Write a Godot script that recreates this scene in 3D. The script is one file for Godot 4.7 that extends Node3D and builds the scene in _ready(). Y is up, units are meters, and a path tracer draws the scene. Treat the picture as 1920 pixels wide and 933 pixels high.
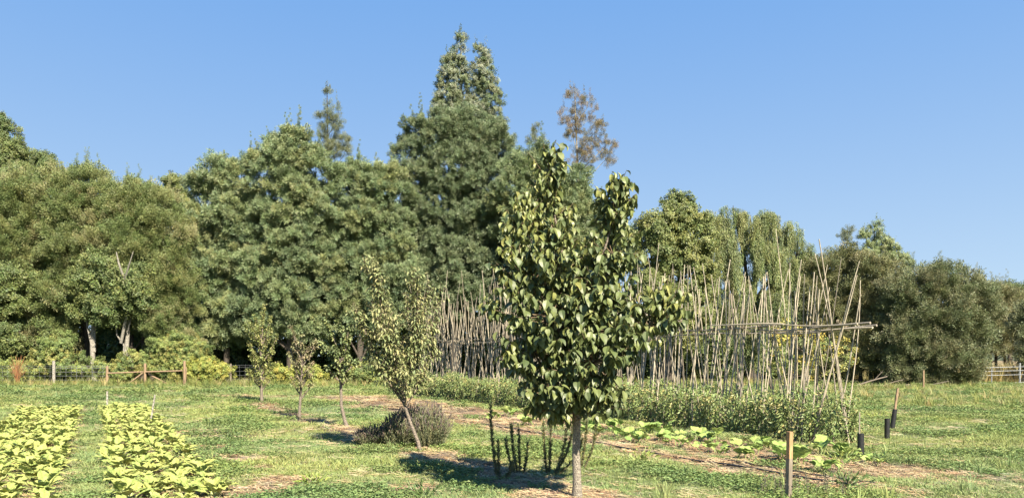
extends Node3D
# A market garden at the edge of a wood on a clear summer afternoon.
# Axes: x to the right, y up, the field runs away along -z ("d" is metres along -z).
# Every row in the garden follows the direction ROW; "s" is measured across the rows, "t" along them.

const ROW := Vector2(-0.482, 0.876)
const ACROSS := Vector2(0.876, 0.482)

# the trees and shrubs round the field, in metres: x to the right, d away from the gate path, lobes of the crown [x, y, toward, rx, ry, rz]
const WOODS := [
	{"n": "alder_tree", "l": "tall green alder rising behind the yellowish hedge, beyond the wire fence's end", "c": "tree", "g": "", "s": "alder", "x": -40.48, "d": 60, "tr": 0.3, "st": 1, "b": "dark",
		"L": [[-41.32, 16.36, 0, 2.53, 2.53, 2.15], [-40.14, 19.31, 0, 1.01, 1.43, 0.86], [-39.21, 17.71, 0, 1.69, 1.26, 1.43], [-37.32, 16.69, 0, 1.05, 0.84, 0.9], [-42.38, 18.68, 0, 2.53, 2.53, 2.15], [-39.63, 15.51, 0, 2.53, 1.69, 2.15]]},
	{"n": "sallow_tree", "l": "olive yellow bushy sallow behind the brown dead plant at the wire fence", "c": "tree", "g": "sallow trees of the hedge behind the wire fence", "s": "sallow", "x": -31.37, "d": 48, "tr": 0.16, "st": 3, "b": "dark",
		"L": [[-31.37, 10.88, 0, 2.36, 2.09, 2.01], [-33.39, 11.38, 0, 2.02, 2.02, 1.72], [-31.71, 8.35, 0, 2.53, 2.36, 2.01], [-30.02, 9.02, 0, 1.69, 2.02, 1.43], [-31.03, 5.65, 0, 2.53, 2.02, 2.01], [-31.71, 2.95, 0, 2.36, 1.52, 2.01]]},
	{"n": "sallow_tree", "l": "tallest yellow tipped sallow of the hedge, behind the forked pale trunks", "c": "tree", "g": "sallow trees of the hedge behind the wire fence", "s": "sallow", "x": -27.32, "d": 48, "tr": 0.16, "st": 3, "b": "dark",
		"L": [[-27.83, 11.21, 0, 1.86, 2.09, 1.58], [-26.48, 11.99, 0, 1.52, 1.42, 1.29], [-28.67, 12.56, 0, 0.74, 0.88, 0.63], [-27.32, 8.35, 0, 2.36, 2.36, 2.01], [-25.64, 9.7, 0, 1.69, 2.02, 1.43], [-28.33, 5.31, 0, 2.02, 1.69, 1.72], [-28.67, 2.95, 0, 1.69, 1.35, 1.43]]},
	{"n": "sallow_tree", "l": "olive sallow with brownish twigs beside the dark gap at the ash trees", "c": "tree", "g": "sallow trees of the hedge behind the wire fence", "s": "sallow", "x": -23.44, "d": 48, "tr": 0.15, "st": 3, "b": "dark",
		"L": [[-24.29, 10.88, 0, 1.69, 2.02, 1.43], [-22.87, 10.88, 0, 1.42, 1.69, 1.2], [-23.95, 8.35, 0, 2.02, 2.36, 1.72], [-22.09, 9.02, 0, 1.69, 2.02, 1.43], [-21.86, 6.32, 0, 1.52, 2.02, 1.29], [-21.25, 7.33, 0, 1.18, 2.02, 1], [-22.26, 3.96, 0, 1.69, 1.69, 1.43], [-21.59, 2.61, 0, 1.35, 1.18, 1.15], [-20.74, 5.31, 0, 1.01, 1.52, 0.86]]},
	{"n": "birch_tree", "l": "bright green tree with forked pale trunks standing behind the wooden rail", "c": "tree", "g": "", "s": "alder", "x": -24.83, "d": 46.5, "tr": 0.17, "st": 2, "b": "pale",
		"L": [[-25.65, 6.17, 0, 1.31, 1.31, 1.11], [-23.69, 6.01, 0, 1.47, 1.31, 1.25], [-24.83, 7.16, 0, 1.31, 1.05, 1.11], [-23.04, 5.19, 0, 1.18, 0.98, 1], [-26.14, 4.7, 0, 1.11, 0.85, 0.94], [-24.34, 4.54, 0, 1.47, 0.91, 1.25]]},
	{"n": "leafy_shrub", "l": "bright green shrub against the dark hedge, behind the brown dead plant", "c": "shrub", "g": "", "s": "alder", "x": -30.87, "d": 46, "tr": 0.07, "st": 3, "b": "dark",
		"L": [[-30.87, 5.16, 0, 1.29, 1.45, 1.1], [-29.9, 2.89, 0, 1.23, 1.03, 1.04], [-32, 3.86, 0, 1.62, 1.62, 1.37], [-30.22, 6.45, 0, 1.03, 0.81, 0.88]]},
	{"n": "maple_tree", "l": "small yellow green round tree peeping between sallow hedge and ash", "c": "tree", "g": "", "s": "lime", "x": -28.56, "d": 64, "tr": 0.2, "st": 1, "b": "dark",
		"L": [[-28.56, 14.64, 0, 1.57, 1.57, 1.34], [-28.56, 15.99, 0, 0.81, 0.81, 0.69], [-27.66, 13.74, 0, 1.12, 1.35, 0.96]]},
	{"n": "ash_tree", "l": "grey green ash next to the olive sallow hedge", "c": "tree", "g": "ash trees of the wood edge", "s": "ash", "x": -18.8, "d": 50, "tr": 0.2, "st": 1, "b": "dark",
		"L": [[-19.61, 13.55, 0, 1.48, 1.34, 1.25], [-17.85, 13.27, 0, 1.34, 1.26, 1.13], [-20.2, 11.09, 0, 1.69, 1.76, 1.43], [-17.92, 10.74, 0, 1.93, 1.76, 1.64], [-19.33, 8.28, 0, 1.93, 1.76, 1.64], [-17.57, 7.57, 0, 1.76, 1.58, 1.49], [-18.27, 5.11, 0, 1.93, 1.41, 1.64], [-19.68, 5.82, 0, 1.23, 1.76, 1.05], [-18.8, 3.36, 0, 1.48, 0.91, 1.25]]},
	{"n": "ash_tree", "l": "broad grey green ash with feathery top below the thin spire tree", "c": "tree", "g": "ash trees of the wood edge", "s": "ash", "x": -14.29, "d": 49, "tr": 0.22, "st": 1, "b": "dark",
		"L": [[-14.29, 14.62, 0, 1.72, 1.45, 1.46], [-15.84, 13.38, 0, 1.55, 1.45, 1.32], [-12.67, 13.38, 0, 1.79, 1.55, 1.52], [-14.46, 11.76, 0, 2.13, 1.72, 1.81], [-16.18, 10.21, 0, 1.55, 1.55, 1.32], [-12.4, 10.73, 0, 1.79, 1.72, 1.52], [-14.29, 8.83, 0, 2.07, 1.72, 1.76], [-15.84, 7.11, 0, 1.89, 1.55, 1.61], [-12.74, 7.45, 0, 1.89, 1.55, 1.61], [-14.46, 5.39, 0, 2.07, 1.38, 1.76], [-16.87, 4.35, 0, 1.45, 1.03, 1.23], [-15.84, 3.6, 0, 1.45, 0.9, 1.23], [-13.6, 4.01, 0, 1.65, 1.03, 1.4]]},
	{"n": "ash_tree", "l": "lower ash with bluish gaps between spire tree and poplar", "c": "tree", "g": "ash trees of the wood edge", "s": "ash", "x": -10.01, "d": 50, "tr": 0.2, "st": 1, "b": "dark",
		"L": [[-10.72, 12.77, 0, 1.41, 1.48, 1.19], [-9.14, 12.77, 0, 1.34, 1.48, 1.13], [-7.91, 12.84, 0, 0.98, 1.41, 0.84], [-9.84, 10.74, 0, 1.93, 1.76, 1.64], [-8.26, 10.03, 0, 1.58, 1.76, 1.34], [-11.07, 9.33, 0, 1.58, 1.58, 1.34], [-9.49, 7.92, 0, 1.93, 1.58, 1.64], [-7.73, 6.87, 0, 1.58, 1.41, 1.34], [-11.24, 6.52, 0, 1.69, 1.41, 1.43], [-9.14, 5.47, 0, 1.58, 1.05, 1.34], [-10.72, 4.41, 0, 1.48, 1.05, 1.25], [-8.26, 4.59, 0, 1.58, 1.05, 1.34]]},
	{"n": "spire_tree", "l": "thin feathery spire tree with open side branches above the broad ash", "c": "tree", "g": "", "s": "spire", "x": -14.81, "d": 62, "tr": 0.16, "st": 1, "b": "dark",
		"L": [[-15.12, 22.86, 0, 0.26, 0.78, 0.22], [-15.16, 21.29, 0, 0.65, 0.96, 0.56], [-14.2, 21.12, 0, 0.52, 1.05, 0.44], [-14.73, 19.9, 0, 0.78, 0.96, 0.67], [-15.69, 19.68, 0, 0.52, 0.7, 0.44], [-13.86, 19.12, 0, 0.61, 0.78, 0.52], [-14.9, 18.37, 0, 1.05, 0.87, 0.89], [-13.72, 18.16, 0, 0.52, 0.52, 0.44]]},
	{"n": "poplar_tree", "l": "tallest tree, white poplar with two silvery upright leaders", "c": "tree", "g": "", "s": "poplar", "x": -3.75, "d": 58, "tr": 0.2, "st": 1, "b": "pale",
		"L": [[-3.91, 25.85, 0, 0.37, 0.57, 0.31], [-4.16, 24.91, 0, 0.61, 0.73, 0.52], [-4.48, 23.94, 0, 0.82, 0.9, 0.69], [-4.69, 22.79, 0, 0.98, 1.06, 0.83], [-4.97, 21.57, 0, 1.06, 1.06, 0.9], [-5.38, 20.35, 0, 1.06, 1.06, 0.9], [-3.83, 22.79, 0, 0.65, 1.47, 0.55], [-3.75, 20.96, 0, 0.9, 1.39, 0.76], [-2.53, 24.63, 0, 0.61, 0.82, 0.52], [-2.2, 23.61, 0, 0.82, 1.06, 0.69], [-1.87, 22.39, 0, 0.9, 1.22, 0.76], [-1.63, 20.96, 0, 0.9, 1.39, 0.76], [-1.3, 19.53, 0, 0.82, 1.14, 0.69], [-2.65, 21.78, 0, 0.73, 1.47, 0.62], [-3.26, 19.74, 0, 1.63, 1.39, 1.39], [-4.48, 19.33, 0, 1.39, 1.14, 1.18], [-2.24, 18.72, 0, 1.39, 1.22, 1.18]]},
	{"n": "ash_tree", "l": "dark grey green ash pyramid wrapped round the poplar's foot", "c": "tree", "g": "ash trees of the wood edge", "s": "ashdark", "x": -4.02, "d": 52, "tr": 0.25, "st": 1, "b": "dark",
		"L": [[-4.2, 16.51, 0, 1.83, 1.39, 1.55], [-5.85, 16.66, 0, 1.32, 1.24, 1.12], [-6.65, 15.49, 0, 1.24, 1.17, 1.06], [-2.19, 16.14, 0, 1.61, 1.53, 1.37], [-0.91, 16.22, 0, 0.66, 1.1, 0.56], [-4.02, 14.39, 0, 2.74, 1.75, 2.17], [-6.39, 13.48, 0, 1.53, 1.64, 1.3], [-1.83, 13.48, 0, 1.75, 1.75, 1.49], [-4.75, 11.83, 0, 2.19, 1.75, 1.86], [-2.38, 10.92, 0, 2.01, 1.75, 1.71], [-6.21, 10.37, 0, 1.64, 1.64, 1.4], [-4.02, 8.91, 0, 2.19, 1.64, 1.86], [-1.83, 8.18, 0, 1.83, 1.53, 1.55], [-5.85, 7.63, 0, 1.53, 1.39, 1.3], [-4.02, 6.72, 0, 2.01, 1.46, 1.71], [-5.85, 5.62, 0, 1.53, 1.28, 1.3], [-2.56, 5.62, 0, 1.83, 1.46, 1.55], [-0.73, 10.37, 0, 1.46, 2.19, 1.24], [-0.73, 6.35, 0, 1.46, 1.64, 1.24], [-3.29, 17.61, 0, 0.95, 1.1, 0.81], [-4.57, 17.5, 0, 0.8, 0.95, 0.68], [-1.9, 17.39, 0, 0.73, 0.95, 0.62]]},
	{"n": "ash_tree", "l": "yellowish grey ash between the dark pyramid and the brown thin tree", "c": "tree", "g": "ash trees of the wood edge", "s": "ash", "x": 1.76, "d": 50, "tr": 0.2, "st": 1, "b": "dark",
		"L": [[0.53, 14.32, 0, 1.12, 1.12, 0.96], [1.93, 13.9, 0, 1.48, 1.48, 1.25], [3.51, 13.02, 0, 1.41, 1.58, 1.19], [0.18, 12.14, 0, 1.48, 1.76, 1.25], [2.46, 11.44, 0, 1.93, 1.76, 1.64], [4.39, 11.09, 0, 1.48, 1.76, 1.25], [0.7, 9.33, 0, 1.76, 1.76, 1.49], [3.51, 8.63, 0, 1.93, 1.76, 1.64], [1.76, 6.87, 0, 1.93, 1.58, 1.64], [5.27, 9.68, 0, 1.58, 2.11, 1.34], [4.57, 6.87, 0, 1.76, 1.76, 1.49], [6.68, 8.28, 0, 1.58, 2.11, 1.34], [1.76, 4.76, 0, 2.11, 1.41, 1.79], [4.92, 4.41, 0, 2.11, 1.41, 1.79]]},
	{"n": "spire_tree", "l": "tiny feathery tip of a spire tree beside the persimmon's taller leader", "c": "tree", "g": "", "s": "spire", "x": 1.99, "d": 63, "tr": 0.1, "st": 1, "b": "dark",
		"L": [[1.99, 20.5, 0, 0.27, 0.62, 0.23], [1.9, 19.66, 0, 0.44, 0.62, 0.38], [2.3, 19.09, 0, 0.62, 0.62, 0.53]]},
	{"n": "brown_tree", "l": "thin sparse tree with brownish foliage and pale bare trunk", "c": "tree", "g": "", "s": "brown", "x": 6.21, "d": 64, "tr": 0.2, "st": 1, "b": "pale",
		"L": [[5.31, 23.55, 0, 0.63, 0.63, 0.54], [6.39, 22.74, 0, 0.72, 0.9, 0.61], [4.72, 21.93, 0, 0.67, 0.81, 0.57], [5.76, 21.48, 0, 0.9, 0.9, 0.76], [7.11, 20.71, 0, 0.81, 0.81, 0.69], [5.17, 20.13, 0, 0.72, 0.81, 0.61], [7.87, 19.37, 0, 0.81, 0.81, 0.69], [6.39, 19.5, 0, 0.9, 0.9, 0.76], [5.85, 18.24, 0, 1.17, 0.81, 0.99], [7.87, 18.24, 0, 0.72, 0.63, 0.61]]},
	{"n": "mulberry_tree", "l": "round yellow green broadleaf tree beside the weeping willow", "c": "tree", "g": "", "s": "lime", "x": 9.33, "d": 45, "tr": 0.22, "st": 1, "b": "dark",
		"L": [[9.55, 10.52, 0, 0.76, 0.76, 0.65], [8.6, 9.89, 0, 1.08, 0.89, 0.91], [10.44, 9.66, 0, 1.08, 1.08, 0.91], [8.06, 8.87, 0, 0.82, 0.82, 0.7], [9.17, 8.72, 0, 1.39, 1.08, 1.18], [10.75, 8.24, 0, 1.14, 1.14, 0.97], [8.7, 7.45, 0, 1.26, 0.89, 1.08], [10.44, 6.82, 0, 1.33, 1.08, 1.13], [8.85, 6.03, 0, 1.42, 1.08, 1.21], [8.06, 4.45, 0, 1.58, 1.26, 1.34], [10.44, 4.6, 0, 1.58, 1.42, 1.34], [9.17, 2.86, 0, 1.9, 1.26, 1.61]]},
	{"n": "willow_tree", "l": "weeping willow with long hanging strands behind the cane trellis", "c": "tree", "g": "", "s": "willow", "x": 14.86, "d": 47, "tr": 0.35, "st": 1, "b": "dark",
		"L": [[12.15, 10.19, 0, 0.79, 0.66, 0.67], [12.95, 9.46, 0, 0.86, 0.86, 0.73], [13.71, 10.65, 0, 0.73, 0.53, 0.62], [14.8, 9.92, 0, 0.86, 0.73, 0.73], [15.85, 10.39, 0, 0.66, 0.46, 0.56], [17.11, 9.59, 0, 0.79, 0.66, 0.67], [18.03, 8.47, 0, 0.53, 0.79, 0.45], [12.88, 8.21, 0, 1.45, 1.32, 1.24], [15.52, 8.21, 0, 1.65, 1.32, 1.4], [17.17, 7.21, 0, 1.19, 1.39, 1.01], [13.54, 6.22, 0, 1.65, 1.39, 1.4], [16.18, 5.4, 0, 1.65, 1.39, 1.4], [14.53, 3.91, 0, 1.82, 1.19, 1.54]]},
	{"n": "olive_shrub", "l": "olive brown shrub touching the weeping willow's hanging strands", "c": "shrub", "g": "olive shrubs right of the willow", "s": "scrub", "x": 19.65, "d": 47, "tr": 0.12, "st": 3, "b": "dark",
		"L": [[19.32, 7.21, 0, 1.32, 0.92, 1.12], [20.48, 7.28, 0, 1.12, 0.86, 0.95], [18.83, 5.56, 0, 1.49, 1.49, 1.26], [20.81, 5.73, 0, 1.39, 1.39, 1.18], [19.82, 3.91, 0, 1.82, 1.49, 1.54], [19.49, 2.26, 0, 1.98, 1.49, 1.68], [19.49, 0.68, 0, 1.82, 0.59, 1.54]]},
	{"n": "olive_shrub", "l": "olive brown shrub below the far pale green poplar", "c": "shrub", "g": "olive shrubs right of the willow", "s": "scrub", "x": 21.66, "d": 46, "tr": 0.12, "st": 3, "b": "dark",
		"L": [[21.4, 6.93, 0, 1.1, 0.71, 0.93], [22.47, 6.45, 0, 1.16, 0.91, 0.99], [21.34, 5.32, 0, 1.36, 1.29, 1.15], [22.63, 4.67, 0, 1.36, 1.36, 1.15], [21.98, 3.22, 0, 1.62, 1.45, 1.37], [21.66, 1.76, 0, 1.62, 1.13, 1.37], [21.98, 0.63, 0, 1.45, 0.52, 1.24]]},
	{"n": "spire_tree", "l": "small dark far spire tree beside the pale green far poplar", "c": "tree", "g": "", "s": "spire", "x": 35.36, "d": 80, "tr": 0.15, "st": 1, "b": "dark",
		"L": [[35.42, 14.98, 0, 0.39, 0.56, 0.33], [35.19, 14.08, 0, 0.73, 0.79, 0.62], [35.53, 12.84, 0, 0.79, 0.9, 0.67], [35.31, 11.72, 0, 0.9, 0.79, 0.76]]},
	{"n": "poplar_tree", "l": "far pale green open poplar above the olive shrubs", "c": "tree", "g": "", "s": "paleleaf", "x": 37.55, "d": 78, "tr": 0.2, "st": 1, "b": "dark",
		"L": [[37.27, 14.65, 0, 0.77, 0.66, 0.65], [36.45, 13.77, 0, 0.82, 0.77, 0.7], [38.1, 13.38, 0, 0.99, 0.88, 0.84], [36.83, 12.29, 0, 1.1, 0.99, 0.93], [39.03, 12.84, 0, 0.77, 0.88, 0.65], [39.47, 11.58, 0, 1.1, 0.77, 0.93], [38.1, 11.47, 0, 1.37, 1.1, 1.16], [40.45, 11.19, 0, 0.66, 0.66, 0.56]]},
	{"n": "dark_bush", "l": "large dark round bush with upright twig tips near the far gate", "c": "shrub", "g": "", "s": "darkbush", "x": 24.43, "d": 44, "tr": 0.14, "st": 4, "b": "dark",
		"L": [[24.06, 5.93, 0, 1.42, 0.93, 1.21], [22.88, 5.16, 0, 1.24, 1.24, 1.05], [25.6, 5.47, 0, 1.36, 0.99, 1.16], [26.9, 4.69, 0, 1.05, 1.17, 0.89], [24.43, 4.07, 0, 1.86, 1.39, 1.58], [22.88, 3.15, 0, 1.42, 1.39, 1.21], [25.97, 3.3, 0, 1.55, 1.39, 1.31], [24.43, 2.06, 0, 1.86, 1.24, 1.58], [22.88, 1.29, 0, 1.39, 0.87, 1.18], [25.97, 1.45, 0, 1.3, 0.99, 1.1], [22.57, 0.55, 0, 1.3, 0.43, 1.1], [24.43, 0.55, 0, 1.55, 0.49, 1.31], [26.13, 0.61, 0, 1.24, 0.49, 1.05]]},
	{"n": "olive_shrub", "l": "pale olive shrub with tall dry grass below, behind the far gate", "c": "shrub", "g": "", "s": "scrub", "x": 35.81, "d": 56, "tr": 0.12, "st": 3, "b": "dark",
		"L": [[35.02, 5.54, 0, 1.34, 1.34, 1.14], [36.4, 4.95, 0, 1.57, 1.5, 1.34], [35.42, 3.37, 0, 1.77, 1.38, 1.51], [37.19, 2.78, 0, 1.38, 1.57, 1.17]]},
	{"n": "round_tree", "l": "green round tree behind the far gate below the hill", "c": "tree", "g": "", "s": "alder", "x": 46.24, "d": 70, "tr": 0.2, "st": 1, "b": "dark",
		"L": [[45.26, 7.6, 0, 1.28, 0.79, 1.09], [46.63, 7.21, 0, 1.48, 1.08, 1.25], [47.96, 7.01, 0, 1.97, 1.38, 1.67], [46.98, 5.54, 0, 1.97, 1.67, 1.67]]},
	{"n": "ivy_bush", "l": "dark ivy covered bush at the end post of the far gate", "c": "shrub", "g": "", "s": "darkbush", "x": 31.54, "d": 47, "tr": 0.1, "st": 1, "b": "dark",
		"L": [[31.77, 3.09, 0, 0.73, 0.92, 0.62], [32.04, 1.93, 0, 0.79, 0.99, 0.67], [32.53, 3.91, 0, 0.99, 1.32, 0.84]]},
	{"n": "quince_shrub", "l": "yellow leaved shrub seen through the cane trellis", "c": "shrub", "g": "", "s": "yellowleaf", "x": 10.06, "d": 27, "tr": 0.05, "st": 4, "b": "dark",
		"L": [[9.3, 2.17, 0, 0.49, 0.49, 0.42], [10.25, 1.75, 0, 0.57, 0.49, 0.48], [11.29, 1.88, 0, 0.57, 0.49, 0.48], [9.77, 2.64, 0, 0.34, 0.34, 0.29], [10.63, 2.26, 0, 0.38, 0.38, 0.32], [11.95, 1.69, 0, 0.34, 0.38, 0.29], [9.11, 1.41, 0, 0.46, 0.38, 0.39], [11, 1.22, 0, 0.76, 0.42, 0.65]]},
	{"n": "bramble_bush", "l": "tall bright bramble behind the first pale fence post", "c": "shrub", "g": "bramble bushes along the wire fence", "s": "bramble", "x": -26.82, "d": 45, "tr": 0.03, "st": 3, "b": "dark",
		"L": [[-26.82, 2.23, 0, 1.01, 0.82, 0.86], [-27.51, 1.28, 0, 0.95, 0.76, 0.81], [-26.09, 1.13, 0, 0.95, 0.7, 0.81]]},
	{"n": "bramble_bush", "l": "bramble at the foot of the forked pale trunks", "c": "shrub", "g": "bramble bushes along the wire fence", "s": "bramble", "x": -23.56, "d": 45, "tr": 0.03, "st": 3, "b": "dark",
		"L": [[-24.19, 0.9, 0, 0.82, 0.44, 0.7], [-22.45, 1.28, 0, 0.76, 0.7, 0.65], [-23.34, 0.65, 0, 1.14, 0.51, 0.97]]},
	{"n": "bramble_bush", "l": "largest bramble, with yellow leaves, behind the wooden rail", "c": "shrub", "g": "bramble bushes along the wire fence", "s": "bramble", "x": -19.92, "d": 45, "tr": 0.03, "st": 3, "b": "dark",
		"L": [[-20.3, 2.23, 0, 1.08, 0.82, 0.91], [-19.13, 1.92, 0, 1.14, 0.82, 0.97], [-20.87, 1.28, 0, 0.89, 0.7, 0.75], [-19.45, 0.97, 0, 1.26, 0.7, 1.08]]},
	{"n": "bramble_bush", "l": "yellowish low bramble beside the rail's last post", "c": "shrub", "g": "bramble bushes along the wire fence", "s": "brambley", "x": -17.47, "d": 44, "tr": 0.03, "st": 3, "b": "dark",
		"L": [[-17.78, 0.98, 0, 0.8, 0.56, 0.68], [-17.01, 0.67, 0, 0.87, 0.49, 0.74], [-18.18, 0.61, 0, 0.74, 0.43, 0.63]]},
	{"n": "bramble_bush", "l": "low bramble at the open end of the wire fence", "c": "shrub", "g": "bramble bushes along the wire fence", "s": "bramble", "x": -29.73, "d": 45, "tr": 0.03, "st": 3, "b": "dark",
		"L": [[-29.57, 0.81, 0, 1.08, 0.63, 0.91], [-30.83, 0.97, 0, 0.95, 0.79, 0.81], [-28.46, 0.65, 0, 0.89, 0.51, 0.75]]},
	{"n": "weedy_bush", "l": "low yellowish bush in the dark gap behind the columnar young tree", "c": "shrub", "g": "bramble bushes along the wire fence", "s": "brambley", "x": -12.83, "d": 44, "tr": 0.03, "st": 3, "b": "dark",
		"L": [[-13.45, 0.67, 0, 0.68, 0.49, 0.58], [-12.37, 0.58, 0, 0.8, 0.46, 0.68], [-11.44, 0.49, 0, 0.68, 0.4, 0.58]]},
	{"n": "weedy_bush", "l": "low green bush behind the young peach tree", "c": "shrub", "g": "bramble bushes along the wire fence", "s": "bramble", "x": -7.88, "d": 44, "tr": 0.03, "st": 3, "b": "dark",
		"L": [[-8.5, 0.73, 0, 0.93, 0.56, 0.79], [-7.27, 0.98, 0, 1.05, 0.74, 0.89], [-6.34, 1.14, 0, 0.87, 0.74, 0.74], [-8.04, 0.3, 0, 1.11, 0.37, 0.95]]},
]


var rng := RandomNumberGenerator.new()
var hue := FastNoiseLite.new()
var patch := FastNoiseLite.new()
var lumps := FastNoiseLite.new()
var M := {}
var taken := {}
var sprays := {}


# ---------------------------------------------------------------- mesh helper
class Shape:
	var v := PackedVector3Array()
	var n := PackedVector3Array()
	var c := PackedColorArray()

	func tri(a: Vector3, b: Vector3, d: Vector3, col: Color) -> void:
		var k := (d - a).cross(b - a).normalized()
		v.append(a); v.append(b); v.append(d)
		n.append(k); n.append(k); n.append(k)
		c.append(col); c.append(col); c.append(col)

	func smooth_tri(a: Vector3, b: Vector3, d: Vector3, na: Vector3, nb: Vector3, nd: Vector3, col: Color) -> void:
		v.append(a); v.append(b); v.append(d)
		n.append(na); n.append(nb); n.append(nd)
		c.append(col); c.append(col); c.append(col)

	func quad(a: Vector3, b: Vector3, d: Vector3, e: Vector3, col: Color) -> void:
		tri(a, b, d, col)
		tri(a, d, e, col)

	# a small leaf of two faces folded along its midrib
	func leaf(p: Vector3, dir: Vector3, side: Vector3, l: float, w: float, fold: float, col: Color) -> void:
		var up := side.cross(dir)
		var m := p + dir * l * 0.45
		var tip := p + dir * l - up * l * 0.12
		tri(p, m + side * w * 0.5 + up * fold * w, tip, col)
		tri(p, tip, m - side * w * 0.5 + up * fold * w, col)

	# a flat blade of grass: bent, pointed
	func blade(p: Vector3, dir: Vector3, side: Vector3, l: float, w: float, lean: Vector3, col: Color) -> void:
		var m := p + dir * l * 0.55 + lean * l * 0.25
		var tip := p + dir * l * 0.9 + lean * l * 0.75
		quad(p - side * w * 0.5, p + side * w * 0.5, m + side * w * 0.38, m - side * w * 0.38, col)
		tri(m - side * w * 0.38, m + side * w * 0.38, tip, col)

	func tube(pts: PackedVector3Array, radii: PackedFloat32Array, sides: int, col: Color, cap := true) -> void:
		var k := pts.size()
		var rings: Array[PackedVector3Array] = []
		var norms: Array[PackedVector3Array] = []
		var t0 := (pts[1] - pts[0]).normalized()
		var u := t0.cross(Vector3.RIGHT if absf(t0.x) < 0.8 else Vector3.FORWARD).normalized()
		for i in k:
			var t := (pts[mini(i + 1, k - 1)] - pts[maxi(i - 1, 0)]).normalized()
			u = (u - t * u.dot(t)).normalized()
			var w := t.cross(u)
			var ring := PackedVector3Array()
			var nr := PackedVector3Array()
			for j in sides:
				var a := TAU * j / sides
				var o := u * cos(a) + w * sin(a)
				ring.append(pts[i] + o * radii[i])
				nr.append(o)
			rings.append(ring)
			norms.append(nr)
		for i in k - 1:
			for j in sides:
				var q := (j + 1) % sides
				smooth_tri(rings[i][j], rings[i + 1][j], rings[i + 1][q], norms[i][j], norms[i + 1][j], norms[i + 1][q], col)
				smooth_tri(rings[i][j], rings[i + 1][q], rings[i][q], norms[i][j], norms[i + 1][q], norms[i][q], col)
		if cap:
			for j in range(1, sides - 1):
				tri(rings[k - 1][0], rings[k - 1][j + 1], rings[k - 1][j], col)
				tri(rings[0][0], rings[0][j], rings[0][j + 1], col)

	func box(at: Vector3, size: Vector3, col: Color, bevel := 0.0) -> void:
		# a post or board with chamfered long edges (long axis y)
		var hx := size.x / 2
		var hz := size.z / 2
		var b := minf(bevel, minf(hx, hz) * 0.6)
		var outline := [Vector2(-hx + b, -hz), Vector2(hx - b, -hz), Vector2(hx, -hz + b), Vector2(hx, hz - b), Vector2(hx - b, hz), Vector2(-hx + b, hz), Vector2(-hx, hz - b), Vector2(-hx, -hz + b)]
		var y0 := at.y
		var y1 := at.y + size.y
		for j in 8:
			var p: Vector2 = outline[j]
			var q: Vector2 = outline[(j + 1) % 8]
			quad(Vector3(at.x + p.x, y0, at.z + p.y), Vector3(at.x + p.x, y1, at.z + p.y), Vector3(at.x + q.x, y1, at.z + q.y), Vector3(at.x + q.x, y0, at.z + q.y), col)
		for j in range(1, 7):
			var p0: Vector2 = outline[0]
			var p1: Vector2 = outline[j]
			var p2: Vector2 = outline[j + 1]
			tri(Vector3(at.x + p0.x, y1, at.z + p0.y), Vector3(at.x + p2.x, y1, at.z + p2.y), Vector3(at.x + p1.x, y1, at.z + p1.y), col)
			tri(Vector3(at.x + p0.x, y0, at.z + p0.y), Vector3(at.x + p1.x, y0, at.z + p1.y), Vector3(at.x + p2.x, y0, at.z + p2.y), col)

	func mesh(material: Material) -> ArrayMesh:
		var a := []
		a.resize(Mesh.ARRAY_MAX)
		a[Mesh.ARRAY_VERTEX] = v
		a[Mesh.ARRAY_NORMAL] = n
		a[Mesh.ARRAY_COLOR] = c
		var m := ArrayMesh.new()
		m.add_surface_from_arrays(Mesh.PRIMITIVE_TRIANGLES, a)
		m.surface_set_material(0, material)
		return m


# ---------------------------------------------------------------- scene helpers
func numbered(called: String) -> String:
	taken[called] = taken.get(called, -1) + 1
	return called if taken[called] == 0 else "%s_%03d" % [called, taken[called]]


func tag(o: Node, label: String, category: String, group := "", kind := "") -> void:
	if label: o.set_meta("label", label)
	if category: o.set_meta("category", category)
	if group: o.set_meta("group", group)
	if kind: o.set_meta("kind", kind)


func thing(called: String, label: String, category: String, at := Vector3.ZERO, group := "") -> Node3D:
	var o := Node3D.new()
	o.name = numbered(called)
	add_child(o)
	o.position = at
	tag(o, label, category, group)
	return o


func part(called: String, mesh: Mesh, parent: Node, at := Transform3D(), material: Material = null) -> MeshInstance3D:
	var o := MeshInstance3D.new()
	o.name = called
	o.mesh = mesh
	o.transform = at
	if material: o.material_override = material
	parent.add_child(o, true)
	return o


func scatter(called: String, mesh: Mesh, places: PackedFloat32Array, parent: Node) -> MultiMeshInstance3D:
	var mm := MultiMesh.new()
	mm.transform_format = MultiMesh.TRANSFORM_3D
	mm.use_colors = true
	mm.mesh = mesh
	mm.instance_count = places.size() / 16
	mm.buffer = places
	var o := MultiMeshInstance3D.new()
	o.name = called
	o.multimesh = mm
	o.set_meta("kind", "stuff")
	parent.add_child(o, true)
	return o


func put(into: PackedFloat32Array, b: Basis, p: Vector3, col: Color) -> void:
	into.append_array(PackedFloat32Array([b.x.x, b.y.x, b.z.x, p.x, b.x.y, b.y.y, b.z.y, p.y, b.x.z, b.y.z, b.z.z, p.z, col.r, col.g, col.b, 1.0]))


func along(y: Vector3, turn: float, scale: float) -> Basis:
	y = y.normalized()
	var x := y.cross(Vector3.FORWARD if absf(y.z) < 0.9 else Vector3.RIGHT).normalized()
	return Basis(x, y, x.cross(y)).rotated(y, turn).scaled(Vector3.ONE * scale)


func ball() -> Vector3:
	return Vector3(rng.randfn(), rng.randfn(), rng.randfn()).normalized()


func spread(a: float, b: float) -> float:
	return rng.randf_range(a, b)


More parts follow.
